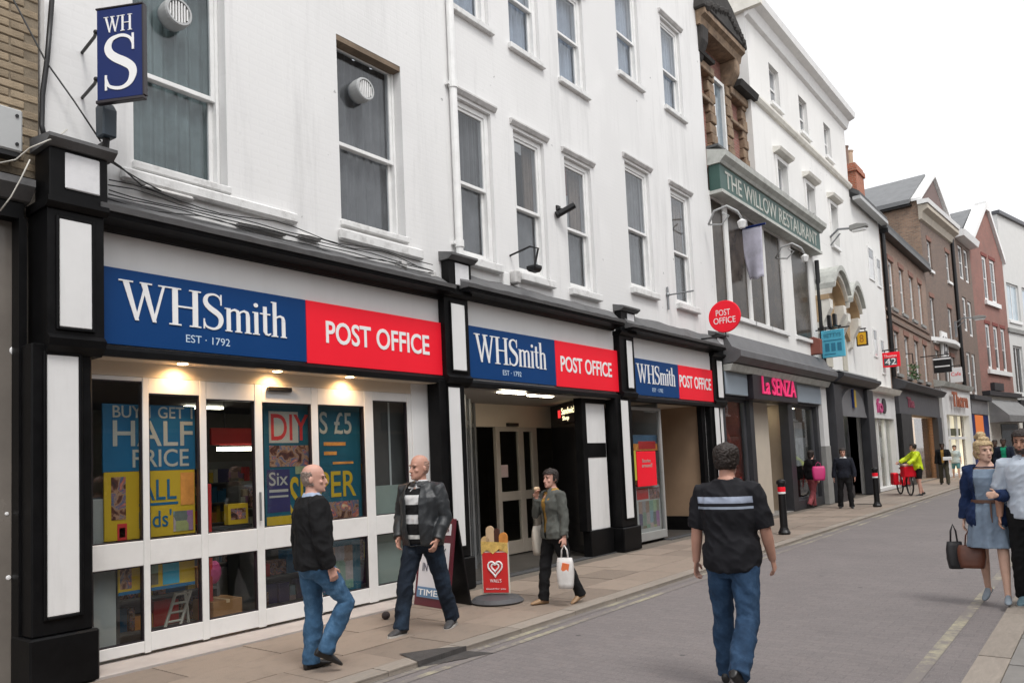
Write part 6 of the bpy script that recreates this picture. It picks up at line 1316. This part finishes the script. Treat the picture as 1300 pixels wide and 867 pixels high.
# 3 woman in grey jacket with bags
Jw, *_ = person('woman in grey jacket and black trousers eating as she walks, by the entrance', gp(708, 766), 200, 1.56, ((-12, 3, 14, -16), (12, 3, 6, 2)), ((-2, 10, 10, 0), (28, 12, 140, 34)),
      top=[dict(name='blouse', mat=cloth('mustard_blouse', (.35, .2, .05)), g=.006, hem=.92, neck=1.49), dict(name='jacket', mat=cloth('grey_tweed', (.10, .105, .095), .2), g=.022, hem=.85, neck=1.46, sleeve=1.93, flare=.02, wr=.006, collar=cloth('grey_tweed', (.10, .105, .095), .2), open=(-.03, .03, .12))], bottom=('trousers', cloth('black_trousers', (.01, .01, .011))), shoes=(M('tan_shoe', (.32, .2, .11), .5),), skinc=SKIN1, hair=('short', hair_dk), look=-8, female=True, girth=1.06)
# 4 man from behind in black polo
polo = zbands('black_polo', (.013, .013, .016), [(1.285, 1.33, (.30, .34, .43)), (1.245, 1.262, (.27, .31, .38))], xlim=.195)
person('man seen from behind in black polo shirt with pale stripes, walking up the road', gp(940, 872), -4, 1.71, ((10, 4, 4, 2), (-14, 4, 34, -40)), ((-2, 12, 14, -2), (6, 12, 20, 6)),
       top=[dict(name='polo_shirt', mat=polo, g=.03, hem=.83, neck=1.485, sleeve=.96, sg=.020, cuff=.008, bell=.015, flare=.008, wr=.007, collar=polo)], bottom=('trousers', jeans_m), shoes=(black_shoe,), skinc=SKIN2, hair=('short', hair_dk), look=-2, girth=1.06, dropz=0)
# 5 man in black uniform by the charcoal shop
person('man in all black uniform standing by the charcoal shop', gp(1075, 645), 165, 1.66, ((2, 5, 2, 0), (-4, 6, 4, 0)), ((4, 14, 12, 4), (-4, 16, 12, 4)),
       top=[dict(name='shirt', mat=cloth('white_shirt', (.66, .66, .66)), g=.006, hem=1.3, neck=1.50, collar=cloth('white_shirt', (.66, .66, .66))), dict(name='jumper', mat=cloth('navy_knit', (.015, .017, .025)), g=.026, hem=.88, neck=1.46, sleeve=1.95)], bottom=('trousers', black_knit), shoes=(black_shoe,), skinc=SKIN2, hair=('short', hair_dk), vox=.012, girth=1.05)
# 6 cyclist
person('cyclist in bright yellow jacket and black shorts beside the red bicycle', gp(1168, 629), 235, 1.72, ((6, 6, 6, 0), (-6, 6, 12, -6)), ((40, 10, 20, 0), (52, 10, 14, 6)),
       top=[dict(name='jacket', mat=M('hi_vis_yellow', (.55, .68, .01), .6, var=.08), g=.03, hem=.86, neck=1.48, sleeve=1.9, wr=.008)], bottom=('shorts', black_knit), shoes=(black_shoe, sole_w), skinc=SKIN1, hair=('short', hair_dk), look=20, vox=.012, lean=.12)
# 7, 8 pedestrians farther on
Jp, *_ = person('pedestrian in dark jacket carrying a white packet past the cream shop', gp(1200, 615), 175, 1.72, ((10, 4, 6, 2), (-10, 4, 10, -8)), ((12, 14, 70, 20), (-4, 12, 14, 0)),
       top=[dict(name='t_shirt', mat=cloth('mustard_blouse', (.35, .2, .05)), g=.008, hem=.9, neck=1.46), dict(name='jacket', mat=black_knit, g=.03, hem=.84, neck=1.47, sleeve=1.95, open=(-.05, .05, .05))], bottom=('trousers', cloth('olive_trousers', (.07, .065, .045))), shoes=(black_shoe,), skinc=SKIN3, hair=('short', hair_dk), vox=.014)
person('woman in pale green top and bare legs beside the pedestrian in the dark jacket', gp(1215, 609), 170, 1.6, ((8, 3, 6, 2), (-8, 3, 10, -8)), ((4, 14, 20, 6), (-4, 14, 20, 6)),
       top=[dict(name='top', mat=cloth('pale_mint', (.48, .56, .54)), g=.03, hem=.84, neck=1.47, sleeve=.9, flare=.02)], bottom=('shorts', cloth('pale_teal', (.12, .3, .32))), shoes=(sole_w,), skinc=SKIN4, hair=('long', hair_dk), female=True, vox=.014)
# 9 blonde woman
grey_dress = cloth('blue_grey_dress', (.20, .26, .34), .12); navy_c = cloth('navy_cardigan', (.015, .03, .085), .2)
Jb, rb, Tb, Sb = person('blonde woman in blue grey dress and navy cardigan on the right pavement', gp(1266, 764), 183, 1.66, ((9, 3, 5, 4), (-9, 2, 12, -14)), ((22, 6, 72, 18), (-6, 10, 8, -2)),
       top=[dict(name='dress', mat=grey_dress, g=.012, hem=1.0, neck=1.42, skirt=.585, wr=.004, sm=2), dict(name='cardigan', mat=navy_c, g=.026, hem=.72, neck=1.45, sleeve=1.95, flare=.05, wr=.008, open=(-.11, .11, .0))], shoes=(M('grey_pump', (.2, .24, .28), .5),), skinc=SKIN4, hair=('bun', hair_blond), female=True, look=-38)
bl = MB(); cz = Tb(1.075); bl.loft([ell((cz.x, cz.y+.0), .158, .133, cz.z-.018, 28), ell((cz.x, cz.y), .163, .138, cz.z-.015, 28), ell((cz.x, cz.y), .163, .138, cz.z+.015, 28), ell((cz.x, cz.y), .158, .133, cz.z+.018, 28)]); bl.box(-.05, -.035, cz.y+.135, cz.y+.15, cz.z-.22, cz.z)
me = bl.mesh('belt'); me.transform(Sb); obj('belt', me, M('belt_brown', (.12, .06, .04), .5), rb)
# 10 bearded man
person('bearded man in pale blue polo shirt and black trousers at the right edge', gp(1318, 771), 184, 1.74, ((10, 4, 8, 6), (-8, 4, 10, -10)), ((2, 12, 24, 6), (-6, 12, 20, 6)),
       top=[dict(name='polo_shirt', mat=cloth('pale_blue_polo', (.50, .56, .64), .06), g=.026, hem=.87, neck=1.485, sleeve=.9, sg=.024, cuff=.01, wr=.006, collar=cloth('pale_blue_polo', (.50, .56, .64), .06))], bottom=('trousers', black_knit), shoes=(M('teal_trainer', (.12, .2, .24), .5, var=.4, vs=20), sole_w), skinc=(.36, .19, .13), hair=('short', hair_dk, hair_dk), look=10, girth=.94)
# 11, 12 people beyond the couple, 13 shopper with pink bag
person('man in navy jacket and green shirt behind the bearded man', gp(1279, 622), 178, 1.76, ((8, 4, 6, 2), (-8, 4, 10, -8)), ((4, 12, 16, 0), (-4, 12, 16, 0)),
       top=[dict(name='shirt', mat=cloth('green_shirt', (.015, .28, .15)), g=.012, hem=.88, neck=1.47), dict(name='jacket', mat=cloth('navy_jacket', (.015, .02, .035)), g=.032, hem=.85, neck=1.46, sleeve=1.95, open=(-.07, .07, .05))], bottom=('trousers', black_knit), shoes=(black_shoe,), skinc=SKIN3, hair=('crop', hair_dk), vox=.014)
person('distant man in black coat left of the navy jacketed man', gp(1268, 618), 182, 1.74, ((8, 4, 6, 2), (-8, 4, 10, -8)), ((4, 12, 16, 0), (-4, 12, 16, 0)),
       top=[dict(name='coat', mat=black_knit, g=.03, hem=.84, neck=1.47, sleeve=1.95)], bottom=('trousers', black_knit), shoes=(black_shoe,), skinc=SKIN3, hair=('crop', hair_dk), vox=.014)
Js, *_ = person('shopper in dark clothes with pink carrier bag in the lingerie shop doorway', (X0+.1, 23.0), 25, 1.66, ((14, 3, 8, 4), (-14, 3, 16, -14)), ((-6, 12, 20, 0), (-10, 12, 16, 0)),
       top=[dict(name='jacket', mat=black_knit, g=.026, hem=.86, neck=1.47, sleeve=1.95)], bottom=('trousers', cloth('pink_trousers', (.30, .08, .09))), shoes=(black_shoe,), skinc=SKIN1, hair=('long', hair_dk), female=True, vox=.013)
# ------------------------------------------------------------------ bags
def bag(label, top, w_, d_, h_, mat, rz=0, name='carrier_bag', stripe=None, hl=.16, cat='bag', hm=None):
    t = thing(name, label, cat, (top.x, top.y, top.z-hl-h_), rz); mb = MB(); rings = []
    for j in range(7):
        f = j/6; ww = w_*(.86+.18*math.sin(f*2.6))*(1 if f < .9 else .93); dd_ = d_*(1-.72*f**2.2)+.008
        rings.append([Vector((ww/2*c_*(abs(c_)**4+abs(s_)**4+1e-6)**-.25+.008*noise.noise(Vector((q, j, h_*9))), dd_/2*s_*(abs(c_)**4+abs(s_)**4+1e-6)**-.25+.012*noise.noise(Vector((q*.7, j*.8, 5))), f*h_)) for q, (c_, s_) in enumerate([(math.cos(a*math.pi/10), math.sin(a*math.pi/10)) for a in range(20)])])
    mb.loft(rings); obj('sack', mb, mat, t, smooth=True); hd = MB()
    for s in (-1, 1): hd.tube([(-w_*.22, s*.01, h_-.02), (-w_*.16, s*.012, h_+hl*.6), (0, s*.006, h_+hl), (w_*.16, s*.012, h_+hl*.6), (w_*.22, s*.01, h_-.02)], .007, 6)
    obj('handle', hd, hm or mat, t, smooth=True)
    if stripe: obj('print', MB().prism([(-.07, h_*.2), (.02, h_*.15), (.06, h_*.8), (-.02, h_*.85)], -d_*.42, d_*.42), stripe, t)
    return t
plastic = M('white_plastic_bag', (.62, .60, .58), .4, var=.12, vs=8, bump=.3, bs=30); canvas_m = M('cream_canvas_bag', (.48, .44, .38), .8, var=.12, vs=6, bump=.2)
tb = bag('white carrier bag with orange print in the eating woman\'s hand', Jw['hand-1'], .19, .11, .34, plastic, R(20), stripe=M('bag_orange', (.75, .17, .05), .5), hl=.14)
sh = Jw['sh1']; bag('cream canvas shoulder bag under the eating woman\'s arm', sh+Vector((-.10, .0, .0)), .22, .10, .34, canvas_m, R(70), 'shoulder_bag', hl=.36)
hb_ = Jb['hand1']; bag('chestnut brown leather handbag held by the blonde woman', hb_+Vector((.06, -.05, 0)), .25, .13, .23, M('brown_leather', (.12, .04, .022), .45, var=.2, vs=6), R(5), 'handbag', hl=.17)
bag('soft black bag held beside the brown handbag', hb_+Vector((-.10, .0, .04)), .15, .12, .28, M('black_bag', (.015, .014, .016), .6, var=.3), R(20), 'black_bag', hl=.18)
bag('bright pink carrier bag of the shopper in the doorway', Js['sh1']+Vector((.15, -.25, -.02)), .34, .14, .40, M('pink_bag', (.58, .035, .18), .5, var=.06), R(20), hl=.12)
hp_ = Jp['hand-1']; tag(obj('packet', MB().box(-.16, .16, -.05, .05, -.06, .08), sign_white, None, bevel=.015, loc=hp_), 'white packet in the arm of the pedestrian in the dark jacket', 'packet')
sn = Jw['hand1']; tag(obj('pasty', MB().ball((0, 0, 0), (.03, .05, .03), 10, 6), cloth_l, None, smooth=True, loc=sn+Vector((0, 0, .02))), 'small pasty held to the mouth of the woman in grey', 'snack')
bpy.data.scenes.remove(SC2)
